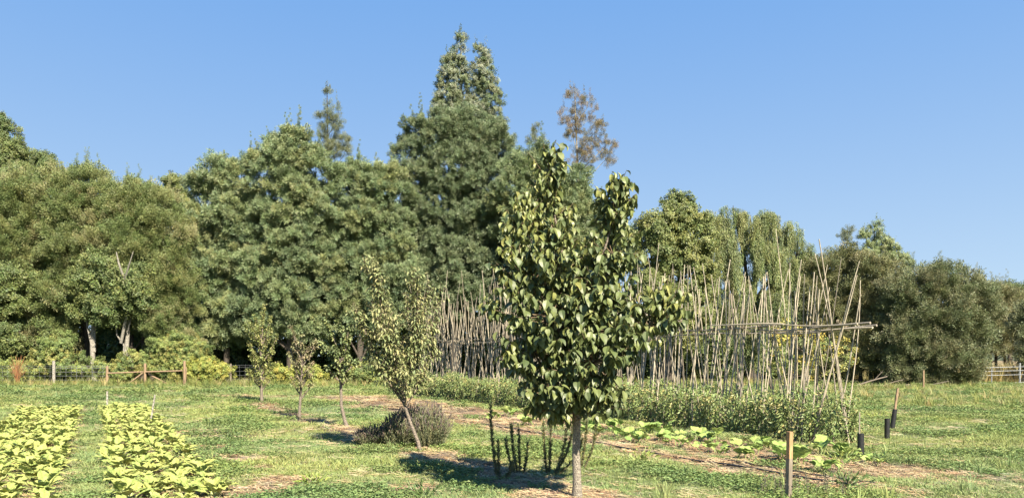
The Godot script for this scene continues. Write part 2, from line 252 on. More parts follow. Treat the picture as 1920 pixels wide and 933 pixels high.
func tint(c: Color, amount: float) -> Color:
	var k := 1.0 + spread(-amount, amount)
	return Color(c.r * k * (1.0 + spread(-0.5, 0.5) * amount), c.g * k, c.b * k * (1.0 + spread(-0.5, 0.5) * amount))


func row(s: float, t: float) -> Vector2:   # -> (x, d)
	return ACROSS * s + ROW * t


func field(x: float, d: float) -> Vector3:
	return Vector3(x, ground_y(x, d), -d)


func ground_y(x: float, d: float) -> float:
	if d > 90.0 or absf(x) > 90.0: return 0.0
	return lumps.get_noise_2d(x, d) * 0.045


# ---------------------------------------------------------------- materials
func grain(freq: float, lo: float, hi: float, side := 512, kind := FastNoiseLite.TYPE_SIMPLEX_SMOOTH, octaves := 5) -> ImageTexture:
	var f := FastNoiseLite.new()
	f.seed = 11
	f.noise_type = kind
	f.frequency = freq
	f.fractal_octaves = octaves
	var im := f.get_seamless_image(side, side)
	im.convert(Image.FORMAT_RGB8)
	im.adjust_bcs(1.0, 1.0, 1.0)
	for y in side:
		for x in side:
			var k := lerpf(lo, hi, im.get_pixel(x, y).r)
			im.set_pixel(x, y, Color(k, k, k))
	return ImageTexture.create_from_image(im)


func stuff_material(called: String, rough: float, back := 0.0, specular := 0.5) -> StandardMaterial3D:
	var m := StandardMaterial3D.new()
	m.resource_name = called
	m.vertex_color_use_as_albedo = true
	m.roughness = rough
	m.metallic_specular = specular
	m.cull_mode = BaseMaterial3D.CULL_DISABLED
	if back > 0.0:
		m.backlight_enabled = true
		m.backlight = Color(back, back, back).linear_to_srgb()
	M[called] = m
	return m


func coarse(called: String, color: Color, rough: float, tex: Texture2D, scale: Vector3, relief := 0.0, relief_tex: Texture2D = null) -> StandardMaterial3D:
	var m := StandardMaterial3D.new()
	m.resource_name = called
	m.albedo_color = color.linear_to_srgb()
	m.vertex_color_use_as_albedo = true
	m.roughness = rough
	m.albedo_texture = tex
	m.uv1_triplanar = true
	m.uv1_world_triplanar = true
	m.uv1_scale = scale
	if relief > 0.0:
		m.heightmap_enabled = true
		m.heightmap_scale = relief
		m.heightmap_texture = relief_tex if relief_tex else tex
	M[called] = m
	return m


func make_materials() -> void:
	var soft := grain(0.012, 0.55, 1.0)
	var bark := grain(0.02, 0.25, 1.0, 512, FastNoiseLite.TYPE_SIMPLEX_SMOOTH, 6)
	coarse("earth", Color(1, 1, 1), 0.95, bark, Vector3(0.9, 0.9, 0.9), 3.0)
	coarse("bark", Color(0.16, 0.13, 0.1), 0.9, bark, Vector3(3.0, 0.8, 3.0), 1.5)
	coarse("pale_bark", Color(0.6, 0.56, 0.48), 0.85, bark, Vector3(2.0, 1.2, 2.0), 0.8)
	coarse("orchard_bark", Color(0.4, 0.33, 0.26), 0.85, bark, Vector3(5.0, 3.0, 5.0), 0.6)
	coarse("persimmon_bark", Color(0.5, 0.44, 0.35), 0.85, bark, Vector3(6.0, 4.0, 6.0), 0.6)
	coarse("post_wood", Color(0.38, 0.26, 0.16), 0.85, soft, Vector3(6.0, 0.8, 6.0), 0.4)
	coarse("fresh_wood", Color(0.55, 0.33, 0.16), 0.8, soft, Vector3(6.0, 0.8, 6.0), 0.4)
	coarse("grey_wood", Color(0.3, 0.25, 0.19), 0.9, soft, Vector3(6.0, 0.8, 6.0), 0.4)
	coarse("reed", Color(1, 1, 1), 0.6, soft, Vector3(7.0, 1.1, 7.0))
	coarse("black_pipe", Color(0.02, 0.021, 0.023), 0.5, soft, Vector3(4, 4, 4))
	coarse("stone", Color(0.5, 0.47, 0.42), 0.9, bark, Vector3(2, 2, 2), 1.0)
	coarse("far_hill", Color(0.07, 0.09, 0.05), 1.0, soft, Vector3(0.02, 0.02, 0.02))
	var zinc := coarse("zinc", Color(0.55, 0.57, 0.58), 0.45, soft, Vector3(2, 2, 2))
	zinc.metallic = 0.6
	stuff_material("leaf", 0.55, 0.35)
	stuff_material("glossy_leaf", 0.5, 0.3, 0.5)
	stuff_material("soft_leaf", 0.6, 0.5, 0.4)
	stuff_material("grass", 0.6, 0.45, 0.35)
	stuff_material("straw", 0.8, 0.1, 0.3)


# ---------------------------------------------------------------- the field
const BARE := [[0.6, 8.75, 0.62], [0.1, 9.6, 0.4], [-4.2, 11.9, 0.42], [-2.9, 9.75, 0.42], [-3.1, 9.2, 0.35], [-6.6, 16.3, 0.5], [-5.7, 15.2, 0.5], [-12.2, 31.0, 1.4], [-10.8, 30.6, 1.2], [-13.6, 31.4, 1.2], [-5.3, 13.4, 0.3], [-3.7, 10.8, 0.25], [-1.2, 9.3, 0.22], [12.2, 28.0, 0.7], [-4.9, 24.0, 0.4], [9.5, 13.5, 0.25]]


func bare_share(x: float, d: float) -> float:
	# how much bare earth or mulch (0 grass .. 1 none growing)
	var v := 0.0
	var wob := patch.get_noise_2d(x * 2.2, d * 2.2)
	for b in BARE:
		var r: float = Vector2((x - b[0]) * (0.55 if b[2] > 0.9 else 0.8), (d - b[1]) * (1.6 if b[2] > 0.9 else 1.0)).length() / (b[2] * (1.0 + wob * 0.9))
		v = maxf(v, smoothstep(1.15, 0.7, r))
	var s := x * ACROSS.x + d * ACROSS.y
	var t := x * ROW.x + d * ROW.y
	if t > 4.5 and t < 28.5:   # the tree row
		v = maxf(v, smoothstep(0.62, 0.3, absf(s - 4.85) + wob * 0.5) * (1.0 if patch.get_noise_2d(t * 0.8, 40.0) > -0.12 else 0.25))
	if t > 5.2 and t < 30.5:   # the mulched vegetable bed
		var edge := smoothstep(7.35, 7.75, s + wob * 0.5) * smoothstep(10.95, 10.5, s + wob * 0.4) * smoothstep(5.4, 6.2, t + wob)
		var tufty := patch.get_noise_2d(x * 0.9 + 70.0, d * 0.9)
		var holes := 0.0 if (tufty > (0.22 if t < 15.0 else 0.45) and absf(s - 8.1) > 0.35) else 1.0
		if s > 8.55 and s < 8.95 and wob > 0.1 and t < 16.0: holes *= 0.2
		v = maxf(v, edge * holes)
	if t > 9.0 and t < 31.0:
		v = maxf(v, smoothstep(0.35, 0.15, absf(s - 11.72) + wob * 0.2))
		v = maxf(v, smoothstep(0.3, 0.1, absf(s - 12.5) + wob * 0.2) * 0.8)
	if t < 28.0:
		if s > 0.2 and s < 1.45: v = maxf(v, 0.75)
		if s > -2.0 and s < -0.3: v = maxf(v, 0.75)
	return v


func grass_tone(x: float, d: float) -> Color:
	var a := clampf(hue.get_noise_2d(x, d) * 1.3 + 0.5, 0.0, 1.0)
	var b := clampf(hue.get_noise_2d(x * 3.1 + 200.0, d * 3.1) * 1.2 + 0.5, 0.0, 1.0)
	var c := Color(0.19, 0.265, 0.11).lerp(Color(0.28, 0.325, 0.105), a)
	return c.lerp(Color(0.29, 0.29, 0.12), b * 0.45)


func lines(from: float, to: float, fine_a: float, fine_b: float, step: float) -> PackedFloat32Array:
	var out := PackedFloat32Array()
	var far := [from, from * 0.5 + fine_a * 0.5, fine_a - 400, fine_a - 150, fine_a - 60, fine_a - 30, fine_a - 14, fine_a - 7, fine_a - 3]
	for f in far: out.append(f)
	var n := int((fine_b - fine_a) / step)
	for i in n + 1: out.append(fine_a + (fine_b - fine_a) * i / n)
	for f in [3, 7, 14, 30, 60, 150, 400]: out.append(fine_b + f)
	out.append(to * 0.5 + fine_b * 0.5)
	out.append(to)
	return out


func make_ground() -> void:
	var xs := lines(-3000, 3000, -26, 26, 0.22)
	var ds := lines(-3000, 4000, 5, 50, 0.2)
	var a := []
	a.resize(Mesh.ARRAY_MAX)
	var v := PackedVector3Array()
	var n := PackedVector3Array()
	var c := PackedColorArray()
	var idx := PackedInt32Array()
	var w := xs.size()
	for d in ds:
		for x in xs:
			v.append(Vector3(x, ground_y(x, d), -d))
			n.append(Vector3(-(ground_y(x + 0.15, d) - ground_y(x - 0.15, d)) / 0.3, 1.0, (ground_y(x, d + 0.15) - ground_y(x, d - 0.15)) / 0.3).normalized())
			var col := grass_tone(x, d) * 0.85
			if d > 4.0 and d < 51.0 and absf(x) < 27.0:
				var e := Color(0.29, 0.225, 0.15).lerp(Color(0.22, 0.155, 0.1), clampf(patch.get_noise_2d(x * 4.0, d * 4.0) + 0.5, 0, 1))
				col = col.lerp(e, bare_share(x, d))
			if x > 24.0 and d > 43.0:
				col = Color(0.36, 0.28, 0.15)
			c.append(Color(col.r * 1.3, col.g * 1.3, col.b * 1.3))
	for j in ds.size() - 1:
		for i in w - 1:
			var k := j * w + i
			idx.append_array(PackedInt32Array([k, k + w, k + w + 1, k, k + w + 1, k + 1]))
	a[Mesh.ARRAY_VERTEX] = v
	a[Mesh.ARRAY_NORMAL] = n
	a[Mesh.ARRAY_COLOR] = c
	a[Mesh.ARRAY_INDEX] = idx
	var m := ArrayMesh.new()
	m.add_surface_from_arrays(Mesh.PRIMITIVE_TRIANGLES, a)
	m.surface_set_material(0, M.earth)
	var g := part("ground", m, self)
	tag(g, "grassy field with mulched garden rows running to the wood", "ground", "", "structure")


func tuft(kind: String) -> ArrayMesh:
	var s := Shape.new()
	if kind == "short":
		for i in 16:
			var a := spread(0, TAU)
			var r := sqrt(rng.randf()) * 0.085
			var o := Vector3(cos(a), 0, sin(a))
			var lean := (ball() * Vector3(1, 0.2, 1) + o * 0.5)
			s.blade(o * r - Vector3(0, 0.01, 0), Vector3(0, 1, 0), Vector3(-sin(a), 0, cos(a)).rotated(Vector3.UP, spread(-1, 1)), spread(0.028, 0.068), spread(0.006, 0.011), lean, tint(Color(1, 1, 1), 0.3))
	elif kind == "tall":
		for i in 22:
			var a := spread(0, TAU)
			var o := Vector3(cos(a), 0, sin(a))
			s.blade(o * spread(0, 0.07) - Vector3(0, 0.02, 0), Vector3(0, 1, 0), Vector3(-sin(a), 0, cos(a)), spread(0.14, 0.36), spread(0.007, 0.013), o * spread(0.3, 1.0) + ball() * 0.2, tint(Color(1, 1, 1), 0.3))
	elif kind == "broad":
		for i in 16:
			var a := spread(0, TAU)
			var o := Vector3(cos(a), 0, sin(a))
			var p := o * sqrt(rng.randf()) * 0.1 + Vector3(0, spread(0.015, 0.06), 0)
			var dir := (o + Vector3(0, spread(-0.2, 0.5), 0)).normalized()
			s.leaf(p, dir, Vector3(-sin(a), spread(-0.4, 0.4), cos(a)).normalized(), spread(0.03, 0.055), spread(0.018, 0.03), 0.25, tint(Color(1, 1, 1), 0.25))
	elif kind == "straw":
		for i in 14:
			var a := spread(0, TAU)
			var o := Vector3(cos(a), spread(-0.08, 0.25), sin(a)).normalized()
			var p := Vector3(spread(-0.1, 0.1), spread(0.004, 0.03), spread(-0.1, 0.1))
			var l := spread(0.05, 0.16)
			var w := Vector3(-o.z, 0.3, o.x).normalized() * spread(0.002, 0.004)
			s.quad(p - o * l / 2 - w, p - o * l / 2 + w, p + o * l / 2 + w, p + o * l / 2 - w, tint(Color(1, 1, 1), 0.4))
	return s.mesh(M.straw if kind == "straw" else M.grass)


func make_lawn() -> void:
	var kinds := ["short", "tall", "broad", "straw"]
	var sets := {}
	for k in kinds:
		sets[k] = [PackedFloat32Array(), PackedFloat32Array(), PackedFloat32Array()]
	var bands := [[7.6, 11.0, 300.0, 0.95], [11.0, 15.0, 170.0, 1.1], [15.0, 22.0, 80.0, 1.35], [22.0, 32.0, 36.0, 1.8], [32.0, 47.0, 17.0, 2.4]]
	for b in bands:
		var half: float = 0.76 * b[1] + 1.0
		var count := int((b[1] - b[0]) * 2.0 * half * b[2])
		for i in count:
			var x := spread(-half, half)
			var d := spread(b[0], b[1])
			if absf(x) > 0.74 * d + 1.0: continue
			var bare := bare_share(x, d)
			var roll := rng.randf()
			var k := "short"
			var size: float = b[3] * spread(0.8, 1.25)
			var col := grass_tone(x, d)
			if roll < bare:
				if rng.randf() < 0.62: continue
				k = "straw"
				col = tint(Color(0.46, 0.36, 0.21) if rng.randf() < 0.6 else Color(0.3, 0.2, 0.12), 0.25)
				size = b[3] * spread(0.7, 1.2)
			else:
				var weedy := patch.get_noise_2d(x * 0.7 + 30.0, d * 0.7 + 9.0)
				var rank := hue.get_noise_2d(x * 1.7 - 90.0, d * 1.7)
				var right := x > 0.66 * d - 4.2 and d < 14.0
				if weedy > 0.12 and rng.randf() < 0.55:
					k = "broad"
					col = col.lerp(Color(0.1, 0.19, 0.05), 0.45)
				elif rank > 0.42 and rng.randf() < 0.05 and d > 9.5 or (right and rng.randf() < 0.012):
					k = "tall"
					size = spread(0.55, 1.0) if d < 16.0 else b[3] * 0.6
				elif d > 38.0 and rng.randf() < 0.12:
					k = "tall"
					size = spread(0.7, 1.1)
					col = col.lerp(Color(0.27, 0.25, 0.09), rng.randf() * 0.7)
				elif rng.randf() < 0.07:
					k = "straw"
					col = tint(Color(0.4, 0.34, 0.2), 0.25)
				if k == "short": size *= 1.0 + clampf(rank, -0.3, 0.25)
			var bas := Basis(Vector3.UP, spread(0, TAU)).scaled(Vector3(size, size * spread(0.75, 1.2), size))
			put(sets[k][i % 3], bas, field(x, d), tint(col, 0.16))
	var told := {"short": ["grass", "short green grass growing all over the field", "grass"], "tall": ["tall_grass", "longer tufts of grass standing out of the lawn", "grass"], "broad": ["clover", "small broad leaved clover and weeds among the grass", "clover"], "straw": ["straw_mulch", "scattered dry straw mulch on the garden rows", "straw"]}
	for k in kinds:
		var o := Node3D.new()
		o.name = told[k][0]
		add_child(o)
		tag(o, told[k][1], told[k][2], "", "stuff")
		for i in 3:
			scatter("blades" if k != "straw" else "straws", tuft(k), sets[k][i], o)


# ---------------------------------------------------------------- foliage of the wood
func spray(n: int, reach: float, l: float, w: float, angle: float, up: float, jitter := 0.34) -> ArrayMesh:
	# leaves round a short twig that points along +y
	var s := Shape.new()
	for i in n:
		var h := (i + rng.randf()) / n
		var a := i * 2.4 + spread(-0.5, 0.5)
		var o := Vector3(cos(a), 0, sin(a))
		var p := o * spread(0.0, 0.35) * reach + Vector3(0, h * reach, 0)
		var dir := (o * sin(angle) + Vector3(0, cos(angle) * up, 0) + ball() * 0.45).normalized()
		var side := dir.cross(Vector3(0, -1, 0) - o * 0.5 + ball() * 0.75).normalized()
		s.leaf(p, dir, side, l * spread(0.7, 1.25), w * spread(0.7, 1.25), 0.2, tint(Color(1, 1, 1), jitter))
	return s.mesh(M.leaf)


func strand(n: int, reach: float, l: float, w: float) -> ArrayMesh:
	# a hanging willow strand with narrow leaves
	var s := Shape.new()
	var bend := spread(-0.2, 0.2)
	for i in n:
		var h := (i + rng.randf()) / n
		var a := i * 2.4 + spread(-0.4, 0.4)
		var o := Vector3(cos(a), 0, sin(a))
		var p := Vector3(bend * h * h + sin(h * 5.0) * 0.06, -h * reach, 0.0) + o * spread(0.0, 0.09)
		var dir := (o * 0.55 + Vector3(0, -0.9, 0) + ball() * 0.2).normalized()
		s.leaf(p, dir, dir.cross(ball()).normalized(), l * spread(0.7, 1.2), w, 0.15, tint(Color(1, 1, 1), 0.25))
	return s.mesh(M.leaf)


func make_sprays() -> void:
	for k in 3:
		for e in [["ash", 100, 0.48, 0.16, 0.038, 0.85, 0.9], ["sallow", 100, 0.62, 0.09, 0.045, 0.8, 1.1], ["alder", 56, 0.46, 0.115, 0.075, 1.1, 0.5], ["poplar", 60, 0.5, 0.1, 0.085, 1.1, 0.4], ["spire", 90, 0.6, 0.15, 0.028, 0.9, 0.9], ["lime", 56, 0.45, 0.12, 0.085, 1.2, 0.1], ["scrub", 84, 0.58, 0.09, 0.05, 0.8, 1.1], ["bramble", 40, 0.3, 0.085, 0.06, 1.2, 0.3], ["quince", 14, 0.22, 0.1, 0.055, 1.2, 0.2]]:
			sprays[e[0] + str(k)] = spray(e[1], e[2], e[3], e[4], e[5], e[6])
		sprays["willow" + str(k)] = strand(120, spread(1.5, 2.4), 0.15, 0.042)


# style: mesh, clump radius, clumps per square metre of lobe, sprays per clump, upward pull of the sprays, spray scale, palette
var STYLES := {
	"ash": ["ash", 0.6, 1.25, 19, 0.35, 1.0, [Color(0.182, 0.235, 0.108), Color(0.217, 0.27, 0.131), Color(0.157, 0.209, 0.104), Color(0.244, 0.278, 0.122)]],
	"ashdark": ["ash", 0.6, 1.25, 19, 0.35, 0.95, [Color(0.15, 0.195, 0.098), Color(0.177, 0.221, 0.115), Color(0.133, 0.177, 0.088)]],
	"sallow": ["sallow", 0.5, 1.2, 16, 0.8, 1.0, [Color(0.179, 0.213, 0.078), Color(0.224, 0.246, 0.095), Color(0.14, 0.185, 0.063), Color(0.274, 0.274, 0.129), Color(0.157, 0.202, 0.069)]],
	"alder": ["alder", 0.48, 1.0, 15, 0.1, 1.0, [Color(0.135, 0.175, 0.06), Color(0.165, 0.2, 0.066), Color(0.11, 0.15, 0.052)]],
	"lime": ["lime", 0.46, 1.15, 14, 0.1, 1.0, [Color(0.155, 0.185, 0.058), Color(0.195, 0.21, 0.066), Color(0.125, 0.155, 0.05)]],
	"poplar": ["poplar", 0.34, 1.5, 9, 0.9, 0.62, [Color(0.189, 0.225, 0.116), Color(0.246, 0.268, 0.16), Color(0.145, 0.189, 0.087), Color(0.3, 0.33, 0.24)]],
	"paleleaf": ["poplar", 0.36, 1.0, 8, 0.6, 0.8, [Color(0.203, 0.254, 0.109), Color(0.246, 0.29, 0.131)]],
	"spire": ["spire", 0.3, 1.0, 6, 1.0, 0.62, [Color(0.191, 0.216, 0.112), Color(0.16, 0.184, 0.096)]],
	"brown": ["spire", 0.3, 0.8, 6, 0.6, 0.6, [Color(0.217, 0.181, 0.094), Color(0.174, 0.16, 0.087), Color(0.246, 0.189, 0.109)]],
	"willow": ["willow", 0.4, 0.62, 9, 0.0, 1.0, [Color(0.181, 0.217, 0.08), Color(0.217, 0.246, 0.094), Color(0.145, 0.181, 0.072)]],
	"scrub": ["scrub", 0.48, 1.25, 15, 0.8, 1.0, [Color(0.191, 0.199, 0.088), Color(0.223, 0.216, 0.103), Color(0.16, 0.176, 0.079)]],
	"darkbush": ["scrub", 0.48, 1.25, 15, 0.8, 1.0, [Color(0.141, 0.167, 0.075), Color(0.167, 0.192, 0.092), Color(0.2, 0.208, 0.108)]],
	"bramble": ["bramble", 0.3, 1.7, 9, 0.3, 0.85, [Color(0.19, 0.24, 0.075), Color(0.24, 0.28, 0.08), Color(0.14, 0.19, 0.06), Color(0.29, 0.29, 0.09)]],
	"brambley": ["bramble", 0.28, 1.8, 9, 0.3, 0.9, [Color(0.304, 0.319, 0.072), Color(0.392, 0.362, 0.087), Color(0.232, 0.275, 0.065)]],
	"yellowleaf": ["quince", 0.26, 0.26, 4, 0.3, 1.0, [Color(0.4, 0.33, 0.07), Color(0.26, 0.27, 0.08), Color(0.46, 0.36, 0.08), Color(0.2, 0.24, 0.08)]],
}


func make_wood_tree(e: Dictionary) -> void:
	var st: Array = STYLES[e.s]
	var base := Vector3(e.x, -0.1, -e.d)
	var o := thing(e.n, e.l, e.c, base, e.g)
	var woods: Array[Shape] = []
	var lobes: Array = e.L
	var stems := []
	for k in int(e.st):
		var foot := Vector3((k - (e.st - 1) / 2.0) * (0.55 if e.b == "dark" else 1.7), 0, spread(-0.3, 0.3))
		stems.append(foot)
		woods.append(Shape.new())
	var single: bool = e.s in ["spire", "brown", "poplar"]
	var tip := Vector3(lobes[0][0] - base.x, lobes[0][1] + 0.1, 0)
	for i in lobes.size():
		var l: Array = lobes[i]
		var c := Vector3(l[0] - base.x, l[1] + 0.1, l[2])
		if single and i == 0:
			woods[0].tube(PackedVector3Array([Vector3(0, -0.2, 0), tip * 0.1, tip * 0.35, tip * 0.7, tip, tip + Vector3(0, l[4], 0)]), PackedFloat32Array([e.tr * 1.3, e.tr, e.tr * 0.85, e.tr * 0.5, e.tr * 0.22, 0.012]), 8, Color.WHITE)
			continue
		var foot: Vector3 = stems[i % stems.size()]
		var trunk := woods[i % stems.size()]
		# each limb leaves the stem, climbs and ends in its lobe
		var lean := Vector3(c.x * 0.18, 0, 0)
		var fork := foot + lean + Vector3(0, clampf(c.y * spread(0.35, 0.6), 0.3, 9.0), 0)
		var r: float = e.tr * (1.0 if i < stems.size() else 0.55)
		if i < stems.size():
			trunk.tube(PackedVector3Array([foot - Vector3(0, 0.2, 0), foot + Vector3(0, 0.5, 0) + lean * 0.1, foot.lerp(fork, 0.5) + ball() * 0.1, fork, fork.lerp(c, 0.5) + ball() * 0.25, c, c + Vector3(0, l[4] * 0.8, 0)]), PackedFloat32Array([r * 1.35, r, r * 0.9, r * 0.75, r * 0.5, r * 0.28, 0.015]), 8, Color.WHITE)
		else:
			var start := foot + Vector3(0, fork.y, 0) + lean * 0.5
			if single:   # side branches leave one straight stem just below their tuft
				var on_stem := maxf(c.y - 0.9 - absf(c.x - tip.x * c.y / tip.y) * 0.5, 1.0)
				start = tip * (on_stem / tip.y)
				trunk.tube(PackedVector3Array([start - Vector3(0, 0.1, 0), start.lerp(c, 0.5) - Vector3(0, 0.1, 0), c, c + Vector3(0, l[4] * 0.6, 0)]), PackedFloat32Array([r * 0.4, r * 0.3, r * 0.2, 0.012]), 5, Color.WHITE)
				continue
			trunk.tube(PackedVector3Array([foot + Vector3(0, fork.y * 0.55, 0), start, start.lerp(c, 0.55) + ball() * 0.3 - Vector3(0, 0.3, 0), c, c + Vector3(0, l[4] * 0.7, 0)]), PackedFloat32Array([r * 0.9, r * 0.75, r * 0.5, r * 0.25, 0.012]), 6, Color.WHITE)
	for w in woods: part("trunk" if e.st == 1 else "stem", w.mesh(M.pale_bark if e.b == "pale" else M.bark), o)
	if e.n == "birch_tree":   # bare white limbs showing before the leaves
		for run in [[Vector3(0.85, 2.6, 0.0), Vector3(1.5, 4.8, 0.4), Vector3(2.0, 6.5, 1.7), Vector3(2.65, 7.9, 2.1)], [Vector3(1.75, 5.7, 1.0), Vector3(1.8, 6.4, 1.5), Vector3(1.7, 7.2, 1.9), Vector3(1.6, 7.9, 2.0)]]:
			var bare := Shape.new()
			bare.tube(PackedVector3Array(run), PackedFloat32Array([0.1, 0.08, 0.06, 0.025]), 7, Color.WHITE)
			part("limb", bare.mesh(M.pale_bark), o)
	var sets := [PackedFloat32Array(), PackedFloat32Array(), PackedFloat32Array()]
	var cols: Array = st[6]
	var cr: float = st[1]
	for i in lobes.size():
		var l: Array = lobes[i]
		var c := Vector3(l[0] - base.x, l[1] + 0.1, l[2])
		var r := Vector3(l[3], l[4], l[5])
		r = (r - Vector3.ONE * cr * 0.45).max(r * 0.7)   # the clumps reach past the lobe's skin
		var area := 2.6 * PI * (r.x * r.y + r.x * r.z + r.y * r.z) / 3.0
		var n := int(maxf(7.0, area * st[2] / (cr * cr * 2.6)))
		for j in n:
			var dir := ball()
			if dir.z < -0.45: dir.z = -dir.z
			var rim := spread(0.66, 1.05) if j % 5 else spread(0.2, 0.7)
			var q := c + dir * r * rim
			var buried := false
			for m in lobes.size():
				if m == i: continue
				var l2: Array = lobes[m]
				var rel := (q - Vector3(l2[0] - base.x, l2[1] + 0.1, l2[2])) / Vector3(l2[3], l2[4], l2[5])
				if rel.length() < 0.62:
					buried = true
					break
			if buried and rng.randf() < 0.8: continue
			if q.y < 0.15: continue
			var tone: Color = cols[rng.randi() % cols.size()]
			var size: float = minf(1.0, minf(r.x, r.y) / cr * 0.8 + 0.15)
			var many: int = maxi(3, int(st[3] * (0.5 + 0.5 * size)))
			for k in many:
				var out := (dir * 0.55 + ball() * 0.9).normalized()
				if e.s == "willow":
					var at := q + out * cr * Vector3(1, 0.5, 1)
					put(sets[k % 3], Basis(Vector3.UP, spread(0, TAU)).rotated(Vector3.RIGHT.rotated(Vector3.UP, spread(0, TAU)), spread(0.0, 0.22)).scaled(Vector3(1, spread(0.35, 1.15), 1)), at, tint(tone, 0.25))
					continue
				var at := q + out * cr * size * spread(0.3, 1.25) * Vector3(1.0, 0.8, 1.0)
				var grow := (out * 0.8 + dir * 0.3 + Vector3(0, st[4], 0) + ball() * 0.25)
				put(sets[k % 3], along(grow, spread(0, TAU), st[5] * spread(0.75, 1.2) * (0.65 + 0.35 * size)), at, tint(tone, 0.14))
			# upright shoots that break the outline
			if dir.y > 0.55 and rim > 0.7 and st[4] > 0.3 and rng.randf() < 0.9:
				var tall := spread(0.9, 1.8) * clampf(size, 0.3, 1.0) * (1.0 if r.y > 0.9 else 0.6)
				var away := (Vector3(0, 1, 0) + dir * 0.3 + ball() * 0.15).normalized()
				for k in 8:
					put(sets[k % 3], along(away + ball() * 0.5, spread(0, TAU), st[5] * lerpf(0.62, 0.26, k / 7.0)), q + away * (0.35 + tall * k / 7.0) + ball() * 0.07, tint(tone, 0.14))
	for k in 3:
		if sets[k].size():
			scatter("crown" if e.c == "tree" else "foliage", sprays[st[0] + str(k)], sets[k], o)


func make_thicket() -> void:
	# the shaded undergrowth and far trunks deep inside the wood
	var sets := [PackedFloat32Array(), PackedFloat32Array(), PackedFloat32Array()]
	for i in 7600:
		var x := spread(-44, 8) if i % 4 else spread(8, 34)
		var d := spread(55, 66)
		var y := pow(rng.randf(), 1.25) * (12.5 if x < 8 else 5.0)
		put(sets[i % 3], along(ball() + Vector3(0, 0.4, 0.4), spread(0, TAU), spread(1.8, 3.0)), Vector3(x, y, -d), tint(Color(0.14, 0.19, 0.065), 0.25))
	var o := Node3D.new()
	o.name = "thicket"
	add_child(o)
	tag(o, "deep shaded foliage inside the wood behind the front trees", "thicket", "", "stuff")
	for k in 3: scatter("foliage", sprays["alder" + str(k)], sets[k], o)


# ---------------------------------------------------------------- the young fruit trees
func broad_leaf(l: float, w: float, droop: float, fold: float, mat: Material, tone: Color, rib: Color, petiole := 0.0, wave := 0.0, blunt := 0.5, steps := 5) -> ArrayMesh:
	# leaf with midrib fold and a bend; grows from the origin along +z, upper face +y
	var s := Shape.new()
	var mid := PackedVector3Array()
	var lft := PackedVector3Array()
	var rgt := PackedVector3Array()
	var p := Vector3.ZERO
	var pitch := 0.0
	if petiole > 0.0:
		var start := Vector3(0, 0, 0)
		pitch = spread(0.9, 1.25)
		var path := PackedVector3Array([start])
		for i in 3:
			p += Vector3(0, sin(pitch), cos(pitch)) * petiole / 3.0
			pitch -= 0.12
			path.append(p)
		s.tube(path, PackedFloat32Array([0.009, 0.008, 0.007, 0.005]), 4, rib, false)
	for i in steps + 1:
		var t := float(i) / steps
		var half := w * 0.5 * pow(sin(PI * clampf(pow(t, blunt) * 0.97 + 0.03, 0, 1)), 0.85) * (1.0 - 0.45 * pow(t, 4.0))
		var up := Vector3(0, cos(pitch), -sin(pitch))
		mid.append(p)
		var z1 := spread(-1, 1) * wave
		var z2 := spread(-1, 1) * wave
		lft.append(p + Vector3(-half, 0, 0) + up * (half * fold + z1))
		rgt.append(p + Vector3(half, 0, 0) + up * (half * fold + z2))
		p += Vector3(0, sin(pitch), cos(pitch)) * l / steps
		pitch -= droop / steps * (0.6 + 0.8 * t)
	for i in steps:
		var c1 := tint(tone, 0.07)
		var c2 := tint(tone, 0.07)
		if wave > 0.0 and i > 0 and i < steps - 1:
			# puckered between the veins: one more point in each half
			for side in 2:
				var e: PackedVector3Array = lft if side == 0 else rgt
				var q := (mid[i] + mid[i + 1] + e[i] + e[i + 1]) / 4.0 + Vector3(0, spread(0.3, 1.2) * wave, 0)
				for tr in [[mid[i], mid[i + 1]], [mid[i + 1], e[i + 1]], [e[i + 1], e[i]], [e[i], mid[i]]]:
					if side == 0: s.tri(q, tr[1], tr[0], tint(tone, 0.07))
					else: s.tri(q, tr[0], tr[1], tint(tone, 0.07))
		else:
			s.quad(mid[i], lft[i], lft[i + 1], mid[i + 1], c1)
			s.quad(mid[i], mid[i + 1], rgt[i + 1], rgt[i], c2)
	return s.mesh(mat)


func limb(s: Shape, a: Vector3, b: Vector3, r0: float, r1: float, sag := 0.05, sides := 7) -> PackedVector3Array:
	var pts := PackedVector3Array()
	var rad := PackedFloat32Array()
	var bend := ball() * a.distance_to(b) * sag
	for i in 6:
		var t := i / 5.0
		pts.append(a.lerp(b, t) + bend * sin(PI * t))
		rad.append(lerpf(r0, r1, t))
	s.tube(pts, rad, sides, tint(Color.WHITE, 0.06))
	return pts


